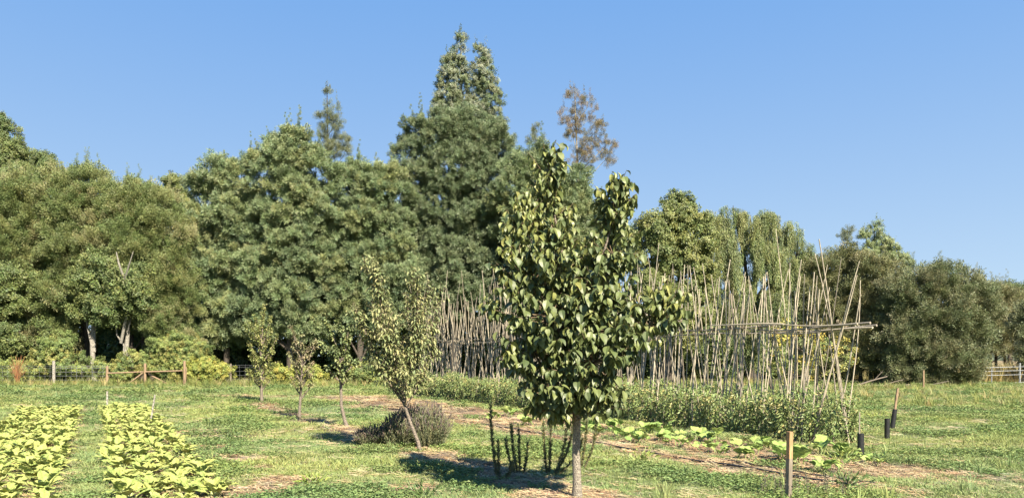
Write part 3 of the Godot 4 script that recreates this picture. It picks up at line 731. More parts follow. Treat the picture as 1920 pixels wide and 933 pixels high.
func make_persimmon() -> void:
	var at := field(0.74, 8.62)
	var o := thing("persimmon_tree", "young persimmon tree with large drooping glossy leaves and two leaders", "tree", at)
	var wood := Shape.new()
	wood.tube(PackedVector3Array([Vector3(0.0, -0.08, 0), Vector3(0, 0.03, 0), Vector3(0, 0.15, 0), Vector3(-0.012, 0.5, 0), Vector3(0.0, 0.95, 0), Vector3(-0.02, 1.5, 0), Vector3(-0.05, 2.1, 0)]), PackedFloat32Array([0.075, 0.062, 0.05, 0.045, 0.043, 0.038, 0.03]), 12, Color.WHITE)
	var bole := part("trunk", wood.mesh(M.persimmon_bark), o)
	# lobes: x, y, z, rx, ry, rz, shoots, share of yellowish leaves
	var lobes := [
		[-0.33, 3.58, 0.0, 0.07, 0.3, 0.08, 13, 0.7], [-0.3, 3.1, 0.0, 0.12, 0.3, 0.14, 14, 0.55], [-0.62, 3.12, 0.1, 0.1, 0.2, 0.12, 10, 0.95], [0.42, 3.24, 0.05, 0.1, 0.33, 0.12, 15, 0.65], [0.4, 2.75, 0.05, 0.2, 0.25, 0.25, 14, 0.45],
		[-0.3, 2.6, 0.1, 0.3, 0.28, 0.32, 20, 0.4], [0.2, 2.3, 0.15, 0.32, 0.3, 0.36, 22, 0.25], [-0.66, 2.55, 0.15, 0.12, 0.3, 0.25, 13, 0.65],
		[-0.3, 2.05, 0.2, 0.42, 0.34, 0.45, 28, 0.2], [0.35, 1.9, 0.2, 0.3, 0.3, 0.4, 22, 0.15], [1.0, 2.16, 0.1, 0.12, 0.12, 0.16, 10, 0.8], [0.8, 1.95, 0.15, 0.16, 0.12, 0.22, 8, 0.4],
		[-0.5, 1.65, 0.15, 0.26, 0.28, 0.35, 18, 0.12], [0.15, 1.55, 0.25, 0.42, 0.28, 0.42, 24, 0.08], [-0.15, 1.25, 0.2, 0.36, 0.2, 0.36, 18, 0.05], [0.22, 1.1, 0.2, 0.2, 0.14, 0.26, 9, 0.05], [-0.3, 1.0, 0.1, 0.18, 0.08, 0.2, 8, 0.05], [-0.93, 2.05, 0.0, 0.05, 0.08, 0.08, 2, 0.8],
	]
	var tones := [Color(0.085, 0.112, 0.04), Color(0.11, 0.138, 0.048), Color(0.07, 0.095, 0.036), Color(0.13, 0.155, 0.05), Color(0.16, 0.18, 0.053), Color(0.2, 0.207, 0.062)]
	var leaves := []   # [tone, shape, transform]
	var twigs := Shape.new()
	for l in lobes:
		var c := Vector3(l[0], l[1], l[2])
		var from := Vector3(-0.03, clampf(c.y - spread(0.5, 0.9), 0.85, 2.05), 0.0)
		limb(twigs, from, c, 0.02 if l[6] > 10 else 0.01, 0.007, 0.08)
		for i in int(l[6] * 2.7):
			var dir := ball()
			var q: Vector3 = c + dir * Vector3(l[3], l[4], l[5]) * spread(0.45, 1.0)
			var grow := (dir * Vector3(1, 0.5, 1) * (0.55 if c.y > 2.9 else 1.0) + Vector3(0, 0.55, 0) + ball() * 0.25).normalized()
			var len := spread(0.16, 0.3)
			twigs.tube(PackedVector3Array([c.lerp(q, 0.1), q - Vector3(0, 0.03, 0), q + grow * len * 0.6, q + grow * len]), PackedFloat32Array([0.006, 0.005, 0.004, 0.002]), 4, Color(0.9, 0.8, 0.6))
			var count := rng.randi_range(8, 11)
			for k in count:
				var t := (k + 0.6) / count
				var a: float = k * 2.4 + spread(-0.5, 0.5) + i
				var side := Vector3(cos(a), 0, sin(a))
				var fwd := (side * 0.8 + grow * 0.25 - Vector3(0, spread(0.35, 1.5), 0)).normalized()
				var x := Vector3.UP.cross(fwd).normalized()
				var b := Basis(x, fwd.cross(x), fwd).rotated(fwd, spread(-0.5, 0.5)).scaled(Vector3.ONE * spread(0.62, 1.05) * (1.0 if c.y < 2.7 else 0.92))
				var young: bool = rng.randf() < l[7] * 0.85
				leaves.append([(3 + rng.randi() % 3) if young else rng.randi() % 4, rng.randi() % 4 + (4 if young else 0), Transform3D(b, q + grow * len * t)])
	part("branches", twigs.mesh(M.orchard_bark), bole)
	var shapes := []
	for k in 8:
		if k < 4: shapes.append(broad_leaf(0.145, 0.082, spread(0.6, 1.4), spread(0.15, 0.45), M.glossy_leaf, Color.WHITE, Color.WHITE, 0.0, 0.0, 0.8))
		else: shapes.append(broad_leaf(0.13, 0.056, spread(1.5, 2.6), spread(0.45, 0.85), M.glossy_leaf, Color.WHITE, Color.WHITE, 0.0, 0.0, 0.85))
	var mats := []
	for c in tones:
		var m: StandardMaterial3D = M.glossy_leaf.duplicate()
		m.albedo_color = Color(c).linear_to_srgb()
		mats.append(m)
	# the leaves on the open side are parts of their own, the rest of the crown is one mass
	leaves.sort_custom(func(a, b): return a[2].origin.z > b[2].origin.z)
	var sets := []
	for k in 8: sets.append(PackedFloat32Array())
	for i in leaves.size():
		var e: Array = leaves[i]
		if i < 300:
			part("leaf", shapes[e[1]], o, e[2], mats[e[0]])
		else:
			put(sets[e[1]], e[2].basis, e[2].origin, tint(tones[e[0]], 0.1))
	for k in 8: scatter("crown", shapes[k], sets[k], o)


func make_young_tree(called: String, label: String, at: Vector3, path: Array, r0: float, limbs: Array, leaf: Array, tones: Array, per_metre: float) -> void:
	# path: trunk points; limbs: [start height share, end x, y, z]; leaf: [length, width, droop, fold, twig length, hang]
	var o := thing(called, label, "tree", at, "young fruit trees in the mulched row")
	var wood := Shape.new()
	var pts := PackedVector3Array()
	var rad := PackedFloat32Array()
	for i in path.size():
		pts.append(path[i])
		rad.append(lerpf(r0, r0 * 0.6, float(i) / (path.size() - 1)) * (1.4 if i == 0 else 1.0))
	wood.tube(pts, rad, 9, Color.WHITE)
	var bole := part("trunk", wood.mesh(M.orchard_bark), o)
	var shapes := []
	for k in 4: shapes.append(broad_leaf(leaf[0], leaf[1], leaf[2] * spread(0.6, 1.4), leaf[3], M.leaf, Color.WHITE, Color.WHITE, 0.0, 0.0, 0.9, 4))
	var sets := [PackedFloat32Array(), PackedFloat32Array(), PackedFloat32Array(), PackedFloat32Array()]
	var br := Shape.new()
	var top: Vector3 = pts[pts.size() - 1]
	for l in limbs:
		var idx := mini(int(l[0] * (pts.size() - 1)), pts.size() - 2)
		var a := pts[idx].lerp(pts[idx + 1], l[0] * (pts.size() - 1) - idx)
		var run := limb(br, a, Vector3(l[1], l[2], l[3]), r0 * 0.55, 0.004, 0.07, 6)
		var long := a.distance_to(Vector3(l[1], l[2], l[3]))
		var n := int(long * per_metre)
		for i in n:
			var t := pow(rng.randf(), 0.75)
			t = 0.22 + 0.78 * t
			var f := t * 5.0
			var q := run[mini(int(f), 4)].lerp(run[mini(int(f), 4) + 1], f - int(f)) if f < 5.0 else run[5]
			var axis := (run[5] - run[0]).normalized()
			var grow := (ball() + axis * 0.8 + Vector3(0, 0.35, 0)).normalized()
			var tw: float = leaf[4] * spread(0.4, 1.2) * (1.1 - t * 0.5)
			br.tube(PackedVector3Array([q, q + grow * tw * 0.5, q + grow * tw]), PackedFloat32Array([0.005, 0.004, 0.002]), 3, Color(0.9, 0.85, 0.7), false)
			var many := rng.randi_range(5, 8)
			var tone: Color = tones[rng.randi() % tones.size()]
			for k in many:
				var g := (k + 0.7) / many
				var ang := k * 2.4 + i
				var u := along(grow, ang, 1.0)
				var fwd := (u.x * 0.75 + grow * 0.5 - Vector3(0, leaf[5] * spread(0.3, 1.2), 0)).normalized()
				var x := Vector3.UP.cross(fwd).normalized()
				put(sets[k % 4], Basis(x, fwd.cross(x), fwd).rotated(fwd, spread(-0.6, 0.6)).scaled(Vector3.ONE * spread(0.65, 1.15)), q + grow * tw * g, tint(tone, 0.16))
	part("branches", br.mesh(M.orchard_bark), bole)
	for k in 4: scatter("crown", shapes[k], sets[k], o)


func fan(n: int, low: float, high: float, wide: float, tall: float, cx: float, share := 0.75) -> Array:
	# limb ends spread through a crown between two heights
	var out := []
	for i in n:
		var a := TAU * i / n * 1.618 + spread(-0.3, 0.3)
		var h := lerpf(low, high, (i + 0.5) / n)
		var taper := 1.0 - pow(absf((h - (low + high) * 0.5) / (high - low) * 1.6), 2.0) * 0.6
		out.append([clampf(share + 0.25 * float(i) / n, 0, 1), cx + cos(a) * wide * taper * spread(0.7, 1.0), h, sin(a) * wide * taper * spread(0.6, 1.0)])
	return out


func make_orchard() -> void:
	make_persimmon()
	# peach leaning over the lavender
	make_young_tree("peach_tree", "leaning young peach tree with curled yellowish narrow leaves, beside the lavender", field(-1.57, 13.0),
		[Vector3(0, -0.1, 0), Vector3(-0.04, 0.15, 0), Vector3(-0.18, 0.5, 0), Vector3(-0.28, 0.8, 0), Vector3(-0.3, 1.05, 0)], 0.036,
		fan(16, 2.0, 3.3, 0.85, 1.0, -0.42, 0.8) + fan(9, 1.25, 2.1, 0.75, 1.0, -0.35, 0.7), [0.1, 0.028, 1.5, 0.3, 0.3, 0.5], [Color(0.19, 0.22, 0.09), Color(0.23, 0.245, 0.1), Color(0.15, 0.185, 0.075), Color(0.27, 0.265, 0.12)], 34.0)
	make_young_tree("pear_tree", "young pear tree with curved bare trunk and dark lower leaves", field(-3.82, 17.4),
		[Vector3(0.06, -0.1, 0), Vector3(-0.02, 0.15, 0), Vector3(-0.1, 0.5, 0), Vector3(-0.11, 1.0, 0), Vector3(-0.1, 1.4, 0)], 0.045,
		fan(7, 1.15, 1.7, 0.42, 1.0, -0.08, 0.7) + fan(8, 1.6, 2.55, 0.5, 1.0, -0.25, 0.8), [0.09, 0.05, 1.0, 0.3, 0.16, 0.5], [Color(0.13, 0.17, 0.065), Color(0.17, 0.2, 0.07), Color(0.21, 0.23, 0.085), Color(0.1, 0.13, 0.05)], 25.0)
	make_young_tree("almond_tree", "thin olive brown young tree with sparse leaves, between columnar tree and pear", field(-5.55, 19.8),
		[Vector3(0, -0.1, 0), Vector3(0.0, 0.2, 0), Vector3(0.03, 0.7, 0), Vector3(0.06, 1.2, 0), Vector3(0.06, 1.6, 0)], 0.04,
		fan(7, 0.9, 1.5, 0.4, 1.0, 0.1, 0.4) + fan(8, 1.4, 2.35, 0.45, 1.0, 0.08, 0.7) + [[0.9, -0.25, 2.4, 0.0]], [0.085, 0.03, 1.2, 0.3, 0.16, 0.5], [Color(0.22, 0.21, 0.1), Color(0.18, 0.19, 0.08), Color(0.25, 0.2, 0.12)], 22.0)
	make_young_tree("plum_tree", "columnar young plum tree with upright yellow green shoots, nearest the wood", field(-8.85, 26.8),
		[Vector3(0, -0.1, 0), Vector3(0.0, 0.3, 0), Vector3(-0.02, 0.8, 0), Vector3(0.0, 1.6, 0), Vector3(0.02, 2.2, 0)], 0.055,
		fan(8, 0.9, 1.7, 0.62, 1.0, 0.0, 0.3) + fan(9, 1.7, 2.9, 0.6, 1.0, 0.0, 0.55) + [[0.95, 0.1, 3.45, 0.0], [0.9, -0.25, 3.1, 0.1], [0.9, 0.35, 3.0, 0.1], [0.85, -0.6, 2.75, 0]], [0.085, 0.045, 0.8, 0.3, 0.16, 0.3], [Color(0.22, 0.25, 0.08), Color(0.18, 0.21, 0.07), Color(0.27, 0.27, 0.095)], 26.0)


# ---------------------------------------------------------------- vegetables
func make_chard() -> void:
	var tones := [Color(0.31, 0.345, 0.1), Color(0.35, 0.375, 0.115), Color(0.25, 0.31, 0.09)]
	var rib := Color(0.45, 0.5, 0.22)
	var shapes := []
	for k in 12:
		shapes.append(broad_leaf(spread(0.13, 0.19), spread(0.08, 0.115), spread(0.6, 1.5), spread(0.05, 0.4), M.soft_leaf, tones[k % 3], rib, spread(0.06, 0.12), 0.01, 0.75, 6))
	# the plants: three near kinds with separate leaves, far plants as one piece of foliage
	var spots := []
	for bed in 2:
		var s0: float = [0.3, -1.75][bed]
		var n: int = [4, 5][bed]
		for i in 50:
			for j in n:
				var p := row(s0 + (0.95 if bed == 0 else 1.25) * j / (n - 1) + spread(-0.07, 0.07), 9.0 + i * 0.36 + spread(-0.1, 0.1) + (0.18 if j % 2 else 0.0))
				if p.y < 7.7 or p.x < -0.7 * p.y - 0.25: continue
				if rng.randf() < 0.06: continue
				spots.append([p, bed])
	spots.sort_custom(func(a, b): return a[0].y < b[0].y)
	var far := []
	for k in 3:
		var s := Shape.new()
		for i in 14:
			var m: ArrayMesh = shapes[rng.randi() % 12]
			var a: Array = m.surface_get_arrays(0)
			var b := Basis(Vector3.UP, i * 2.4 + spread(-0.3, 0.3)).rotated(ball(), 0.15).scaled(Vector3.ONE * spread(0.8, 1.1))
			for q in a[Mesh.ARRAY_VERTEX].size():
				s.v.append(b * a[Mesh.ARRAY_VERTEX][q])
				s.n.append((b * a[Mesh.ARRAY_NORMAL][q]).normalized())
				s.c.append(a[Mesh.ARRAY_COLOR][q])
		far.append(s.mesh(M.soft_leaf))
	var label := ["light green chard plant in the bed with the two thin marker stakes", "light green chard plant in the bed without marker stakes"]
	var group := ["chard plants of the staked bed", "chard plants of the unstaked bed"]
	var rest := PackedFloat32Array()
	for i in spots.size():
		var e: Array = spots[i]
		var at := field(e[0].x, e[0].y) - Vector3(0, 0.01, 0)
		var grow := spread(0.7, 1.3)
		if i < 300:
			var o := thing("chard_plant", label[e[1]], "chard", at, group[e[1]])
			o.rotation.y = spread(0, TAU)
			o.scale = Vector3.ONE * grow
			if i < 130:
				for k in 14:
					part("leaf", shapes[rng.randi() % 12], o, Transform3D(Basis(Vector3.UP, k * 2.4 + spread(-0.4, 0.4)).rotated(ball(), 0.18).scaled(Vector3.ONE * spread(0.8, 1.15)), Vector3(spread(-0.03, 0.03), 0, spread(-0.03, 0.03))))
			else:
				part("foliage", far[i % 3], o).set_meta("kind", "stuff")
		else:
			put(rest, Basis(Vector3.UP, spread(0, TAU)).scaled(Vector3.ONE * grow), at, Color.WHITE)
	if rest.size():
		var o := scatter("chard_rows", far[0], rest, self)
		tag(o, "far end of the light green chard rows", "chard", "", "stuff")


func make_squash() -> void:
	var tones := [Color(0.24, 0.33, 0.09), Color(0.3, 0.38, 0.11), Color(0.18, 0.27, 0.075)]
	var shapes := []
	for k in 8:
		shapes.append(broad_leaf(spread(0.15, 0.21), spread(0.16, 0.22), spread(0.6, 1.3), spread(0.1, 0.4), M.soft_leaf, tones[k % 3], Color(0.25, 0.32, 0.12), spread(0.1, 0.2), 0.014, 0.6, 5))
	var places := [[8.95, 8.6], [9.05, 9.5], [9.0, 10.4], [8.9, 11.2], [9.1, 12.1], [9.0, 13.0], [9.05, 14.2], [10.1, 7.3], [10.25, 8.0], [10.1, 8.6], [10.2, 9.3], [10.05, 10.0], [10.2, 10.8], [10.1, 11.7], [10.2, 12.6], [10.1, 13.6], [10.2, 14.8], [9.0, 15.6], [10.15, 16.4], [9.1, 7.9], [8.95, 17.2], [10.1, 18.2], [9.4, 8.2], [9.5, 9.1], [9.45, 10.3], [9.6, 11.4], [10.4, 8.3], [10.35, 9.7], [9.5, 12.5], [9.55, 13.8], [10.4, 11.2], [9.0, 7.1]]
	for e in places:
		var p := row(e[0], e[1])
		var o := thing("squash_plant", "low squash plant with round light green leaves on the straw bed", "squash", field(p.x, p.y) - Vector3(0, 0.01, 0), "squash plants in the mulched bed")
		var big := spread(0.75, 1.25)
		for k in rng.randi_range(7, 11):
			part("leaf", shapes[rng.randi() % 8], o, Transform3D(Basis(Vector3.UP, k * 2.4 + spread(-0.5, 0.5)).rotated(ball(), 0.2).scaled(Vector3.ONE * big * spread(0.6, 1.1)), Vector3(spread(-0.18, 0.18), 0, spread(-0.18, 0.18))))


func make_tomatoes() -> void:
	var variants := []
	for k in 4:
		var s := Shape.new()
		var stalk := Shape.new()
		for stem in 3:
			var foot := Vector3(spread(-0.08, 0.08), -0.03, spread(-0.08, 0.08))
			var top := Vector3(spread(-0.2, 0.2), spread(0.6, 0.95), spread(-0.2, 0.2))
			stalk.tube(PackedVector3Array([foot, foot.lerp(top, 0.5) + ball() * 0.05, top]), PackedFloat32Array([0.009, 0.007, 0.004]), 4, Color(0.16, 0.19, 0.07))
			for i in 30:
				var t := spread(0.04, 1.05)
				var q := foot.lerp(top, t)
				var out := (ball() * Vector3(1, 0.45, 1) - Vector3(0, 0.15, 0)).normalized()
				var reach := spread(0.1, 0.26)
				var tone: Color = [Color(0.17, 0.23, 0.08), Color(0.21, 0.26, 0.09), Color(0.14, 0.19, 0.07), Color(0.18, 0.24, 0.075), Color(0.3, 0.28, 0.11)][rng.randi() % 5]
				for m in 5:
					var p := q + out * reach * (m + 1) / 5.0 - Vector3(0, pow((m + 1) / 5.0, 2.0) * 0.08, 0)
					var dir := (out + ball() * 0.9 - Vector3(0, 0.35, 0)).normalized()
					s.leaf(p, dir, dir.cross(ball()).normalized(), spread(0.05, 0.1), spread(0.022, 0.042), 0.3, tint(tone, 0.15))
		variants.append([s.mesh(M.leaf), stalk.mesh(M.leaf)])
	var n := 0
	for line in [[11.72, 9.3, 30.6, 0.38, "tomato plant at the foot of the front canes facing the squash"], [12.5, 9.4, 30.6, 0.45, "tomato plant in the second row under the crossed canes"], [13.7, 10.4, 26.0, 0.6, "tomato plant at the foot of the rear trellis"]]:
		var t: float = line[1]
		while t < line[2]:
			var p := row(line[0] + spread(-0.08, 0.08), t + spread(-0.08, 0.08))
			var o := thing("tomato_plant", line[4], "tomato", field(p.x, p.y), "tomato plants along the " + ("front canes" if line[0] < 12 else "second row" if line[0] < 13 else "rear trellis"))
			o.rotation.y = spread(0, TAU)
			o.scale = Vector3(1.0, spread(1.0, 1.35), 1.0)
			var e: Array = variants[n % 4]
			part("stem", e[1], o)
			part("foliage", e[0], o).set_meta("kind", "stuff")
			n += 1
			t += line[3]


# ---------------------------------------------------------------- canes
func make_trellis() -> void:
	var shapes := []
	for k in 10:
		var s := Shape.new()
		var pts := PackedVector3Array()
		var rad := PackedFloat32Array()
		var bow := Vector3(spread(-0.03, 0.03), 0, spread(-0.03, 0.03))
		var kink := Vector3(spread(-0.012, 0.012), 0, spread(-0.012, 0.012))
		var joints := 12
		for i in joints + 1:
			var t := float(i) / joints
			var c := Vector3(0, t, 0) + bow * sin(PI * t) * 0.5 + kink * sin(TAU * t) * 0.4
			var r := lerpf(1.0, 0.55, t)
			for e in [[-0.006, 1.0], [0.0, 1.22], [0.006, 1.0]]:
				if t + e[0] < 0.0 or t + e[0] > 1.0: continue
				pts.append(c + Vector3(0, e[0], 0))
				rad.append(r * e[1] * 0.005)
		s.tube(pts, rad, 6, Color.WHITE)
		shapes.append(s.mesh(M.reed))
	var mats := []
	for c in [Color(0.54, 0.47, 0.35), Color(0.47, 0.41, 0.3), Color(0.6, 0.52, 0.38), Color(0.36, 0.31, 0.24), Color(0.27, 0.23, 0.18)]:
		var m: StandardMaterial3D = M.reed.duplicate()
		m.albedo_color = Color(c).linear_to_srgb()
		mats.append(m)
	# a lashing of twine: a few turns round bar and canes
	var turns := Shape.new()
	var coil := PackedVector3Array()
	var thin := PackedFloat32Array()
	for i in 33:
		var a := TAU * i / 8.0
		coil.append(Vector3(cos(a) * 0.042, sin(a) * 0.05, (i - 16) * 0.0017))
		thin.append(0.005)
	turns.tube(coil, thin, 4, Color(0.3, 0.24, 0.16))
	var knot := turns.mesh(M.reed)
	var bars := [[12.1, 9.0, 30.9, 262, "front cane trellis, crossed reed canes tied to a long horizontal bar over tomatoes", 2.24], [13.7, 10.0, 26.5, 84, "rear cane trellis standing behind the crossed front canes", 2.2]]
	for b in bars:
		var mid := row(b[0], b[1])
		var base := Vector3(mid.x, 0, -mid.y)
		var o := thing("cane_trellis", b[4], "trellis", base, "cane trellises over the tomatoes")
		var stations := int((b[2] - b[1]) / 0.46)
		var per: float = float(b[3]) / stations
		var made := 0.0
		for i in stations + 1:
			var t: float = b[1] + 0.45 + 0.46 * i
			made += per
			while made >= 1.0:
				made -= 1.0
				var front := rng.randf() < 0.5
				var s_foot: float = b[0] + (-0.32 if front else 0.32) + spread(-0.1, 0.1)
				var t_foot := t + spread(-0.3, 0.3)
				var f2 := row(s_foot, t_foot)
				var foot := field(f2.x, f2.y) - Vector3(0, 0.12, 0)
				var c2 := row(b[0] + spread(-0.035, 0.035), t + spread(-0.22, 0.22))
				var cross := Vector3(c2.x, b[5] + spread(-0.05, 0.05), -c2.y)
				var roll := rng.randf()
				var long := (spread(2.7, 3.4) if roll < 0.45 else spread(3.3, 4.0) if roll < 0.88 else spread(4.0, 4.6)) * (0.94 + 0.012 * (t - 9.0))
				var dir := (cross - foot).normalized()
				var fat := spread(2.4, 3.7)
				var y := dir * long
				var x := dir.cross(Vector3.FORWARD).normalized()
				var bas := Basis(x * fat, y, x.cross(dir) * fat).rotated(dir, spread(0, TAU))
				part("cane", shapes[rng.randi() % 10], o, Transform3D(bas, foot - base), mats[[0, 0, 0, 1, 1, 2, 2, 3, 4][rng.randi() % 9]])
			var knot2 := row(b[0], t + spread(-0.05, 0.05))
			part("tie", knot, o, Transform3D(Basis(Vector3.UP, 0.503 + spread(-0.2, 0.2)).rotated(ball(), 0.2), Vector3(knot2.x, b[5] + spread(-0.02, 0.02), -knot2.y) - base))
		# the horizontal bars are canes laid end over end
		var t: float = b[1] - 0.25
		var k := 0
		while t < b[2]:
			var len := spread(2.6, 3.4)
			var a2 := row(b[0] + spread(-0.05, 0.05), t)
			var e2 := row(b[0] + spread(-0.05, 0.05), t + len)
			var a := Vector3(a2.x, b[5] + spread(-0.06, 0.06), -a2.y)
			var dir := Vector3(e2.x, b[5] + spread(-0.06, 0.06), -e2.y) - a
			var u := dir.normalized()
			var x := u.cross(Vector3.UP).normalized()
			part("crossbar", shapes[k % 10], o, Transform3D(Basis(x * 4.2, dir, x.cross(u) * 4.2), a - base), mats[[3, 1, 4][k % 3]])
			t += len - spread(0.4, 0.9)
			k += 1
		if b[0] < 13.0:   # short pieces doubling the bar at the open end
			for e in [[12.3, 8.85, 2.2, 2.14], [11.95, 8.9, 1.6, 2.2], [12.0, 10.6, 1.9, 2.26]]:
				var a2 := row(e[0], e[1])
				var e2 := row(e[0] - 0.1, e[1] + e[2])
				var a := Vector3(a2.x, e[3], -a2.y)
				var dir := Vector3(e2.x, e[3] + 0.05, -e2.y) - a
				var u := dir.normalized()
				var x := u.cross(Vector3.UP).normalized()
				part("crossbar", shapes[k % 10], o, Transform3D(Basis(x * 4.0, dir, x.cross(u) * 4.0), a - base), mats[k % 5])
				k += 1


# ---------------------------------------------------------------- herbs and weeds
func make_herbs() -> void:
	# lavender: domes of thin stalks with faded flower heads
	var lav := [[-2.02, 13.6, 0.34, 0.6, "lavender clump with grey faded heads in front of the peach trunk"], [-1.48, 13.6, 0.4, 0.76, "large dark lavender clump with faded heads, right behind the peach trunk"], [-1.85, 14.3, 0.36, 0.7, "purple brown lavender clump behind the peach trunk"], [-2.5, 13.7, 0.34, 0.34, "low pale lavender clump at the outer end of the lavender group"]]
	for e in lav:
		var o := thing("lavender_bush", e[4], "lavender", field(e[0], e[1]), "lavender clumps round the peach tree")
		var green := Shape.new()
		var heads := Shape.new()
		for i in 700:
			var dir := (ball() * Vector3(1, 0.5, 1) + Vector3(0, 0.75, 0)).normalized()
			if dir.y < 0.1: continue
			var l: float = e[3] * spread(0.75, 1.05)
			var disk := Vector3(spread(-1, 1), 0, spread(-1, 1)).limit_length(1.0)
			var foot: Vector3 = disk * e[2] * 0.55 - Vector3(0, 0.03, 0)
			var tip: Vector3 = disk * e[2] * 1.0 + ball() * 0.05 + Vector3(0, l * sqrt(1.0 - disk.length_squared() * 0.75), 0)
			var side := (tip - foot).cross(ball()).normalized()
			var tone: Color = [Color(0.16, 0.18, 0.1), Color(0.22, 0.225, 0.12), Color(0.13, 0.145, 0.085)][i % 3]
			green.quad(foot - side * 0.003, foot + side * 0.003, tip + side * 0.002, tip - side * 0.002, tint(tone, 0.2))
			for k in 8:
				var q := foot.lerp(tip, spread(0.15, 0.92))
				var d2 := ((tip - foot).normalized() + ball() * 0.6).normalized()
				green.leaf(q, d2, d2.cross(ball()).normalized(), spread(0.04, 0.075), 0.015, 0.1, tint(tone, 0.2))
			var up := (tip - foot).normalized()
			for k in (3 if rng.randf() < 0.45 else 0):
				heads.leaf(tip - up * 0.02 * k, (up + ball() * 0.35).normalized(), up.cross(ball()).normalized(), 0.055, 0.02, 0.2, tint([Color(0.13, 0.1, 0.095), Color(0.19, 0.15, 0.115), Color(0.1, 0.078, 0.078)][i % 3], 0.2))
		part("foliage", green.mesh(M.leaf), o).set_meta("kind", "stuff")
		part("flower_heads", heads.mesh(M.leaf), o).set_meta("kind", "stuff")
	# rosemary: upright bristly branches
	var ros := [[-0.16, 10.15, [[-0.1, 0.98, 0.02, 0.0], [0.12, 0.25, 0.1, 0.05], [-0.02, 0.5, -0.05, 0.0], [0.16, 0.3, -0.05, 0.1]], "tall single stemmed rosemary with a bent yellowish foot"], [0.12, 10.6, [[-0.1, 0.7, 0.05, 0.0], [-0.02, 0.62, -0.08, 0.05], [0.08, 0.45, 0.05, -0.02], [-0.16, 0.5, 0.0, 0.1]], "middle rosemary with four short dark upright branches"], [0.5, 10.5, [[-0.05, 0.72, 0.0, 0.0], [0.03, 0.85, 0.05, 0.03], [0.28, 0.8, 0.02, 0.0], [0.2, 0.62, -0.1, 0.1], [0.36, 0.5, 0.05, 0.0]], "rosemary with slanting dark branches beside the persimmon trunk"], [0.95, 10.9, [[0.1, 0.75, 0.0, 0.0], [0.2, 0.65, 0.05, 0.05], [0.02, 0.5, 0.0, 0.05]], "rosemary half hidden behind the persimmon trunk"]]
	for e in ros:
		var o := thing("rosemary_plant", e[3], "rosemary", field(e[0], e[1]), "upright rosemary plants beside the persimmon")
		for b in e[2]:
			var s := Shape.new()
			var foot := Vector3(b[0] * 0.3, -0.04, b[3])
			var tip := Vector3(b[0] * 1.3, b[1], b[2])
			s.tube(PackedVector3Array([foot, foot.lerp(tip, 0.4) + Vector3(b[0] * 0.25, 0, 0), tip]), PackedFloat32Array([0.012, 0.008, 0.004]), 5, Color(0.14, 0.11, 0.07))
			for i in int(b[1] * 620.0):
				var t := spread(0.08, 1.0)
				var q := foot.lerp(tip, t) + Vector3(b[0] * 0.25, 0, 0) * sin(PI * clampf(t, 0, 1)) * 0.8
				var dir := (ball() * Vector3(1, 0.4, 1) + (tip - foot).normalized() * 0.75).normalized()
				s.leaf(q, dir, dir.cross(ball()).normalized(), spread(0.03, 0.06), 0.011, 0.1, tint(Color(0.11, 0.13, 0.06) if rng.randf() < 0.8 else Color(0.26, 0.24, 0.08), 0.2))
			part("branch", s.mesh(M.leaf), o)
	# weeds in the lawn
	var weeds := [[1.95, 11.6, 0.34, "yellow green leafy weed on the grass strip beside the persimmon trunk", 1], [-7.0, 18.0, 0.4, "dark leafy weed in the lawn beside the staked chard bed", 0], [-5.5, 14.9, 0.28, "dark weed beside the double bare earth patch", 0], [-3.6, 9.0, 0.24, "light green weed beside the chard bed's near end", 1], [-2.5, 9.5, 0.2, "pale upright weed beside the bare earth patch", 1], [-1.0, 8.75, 0.26, "blue green grassy weed beside the persimmon's mulch", 0], [-2.7, 16.4, 0.45, "feathery light green weed between pear and lavender", 1], [4.9, 11.2, 0.35, "light green clump at the wooden stake's garden corner", 1], [4.1, 9.3, 0.32, "leafy weed beside the foot of the brown wooden stake", 0], [9.6, 20.0, 0.4, "green weed in the long grass behind the black sleeves", 1], [-12.5, 24.6, 0.35, "dark weed at the far end of the staked chard bed", 0]]
	for e in weeds:
		var o := thing("weed_plant", e[3], "weed", field(e[0], e[1]), "weeds in the lawn")
		var s := Shape.new()
		for i in 90:
			var dir := (ball() * Vector3(1, 0.4, 1) + Vector3(0, spread(0.2, 0.9), 0)).normalized()
			var q: Vector3 = dir * e[2] * spread(0.15, 0.9) * Vector3(1, 0.8, 1)
			q.y = maxf(q.y, -0.01)
			s.leaf(q, (dir + ball() * 0.4).normalized(), dir.cross(ball()).normalized(), spread(0.05, 0.12), spread(0.015, 0.035), 0.25, tint(Color(0.22, 0.27, 0.07) if e[4] else Color(0.1, 0.15, 0.05), 0.2))
		part("foliage", s.mesh(M.leaf), o).set_meta("kind", "stuff")
	# dark lavender shoots at the brown stake
	var o := thing("lavender_bush", "sparse dark upright lavender shoots round the brown wooden stake", "lavender", field(3.25, 8.75))
	var s := Shape.new()
	for i in 40:
		var foot := Vector3(spread(-0.4, 0.45), -0.03, spread(-0.3, 0.35))
		var tip := foot + Vector3(spread(-0.06, 0.06), spread(0.14, 0.36), spread(-0.06, 0.06))
		s.tube(PackedVector3Array([foot, tip]), PackedFloat32Array([0.003, 0.002]), 3, Color(0.14, 0.14, 0.08), false)
		for k in 12:
			var dir := (ball() + Vector3(0, 1, 0)).normalized()
			s.leaf(foot.lerp(tip, spread(0.5, 1.0)), dir, dir.cross(ball()).normalized(), 0.03, 0.009, 0.1, tint(Color(0.085, 0.08, 0.06), 0.25))
	part("foliage", s.mesh(M.leaf), o).set_meta("kind", "stuff")


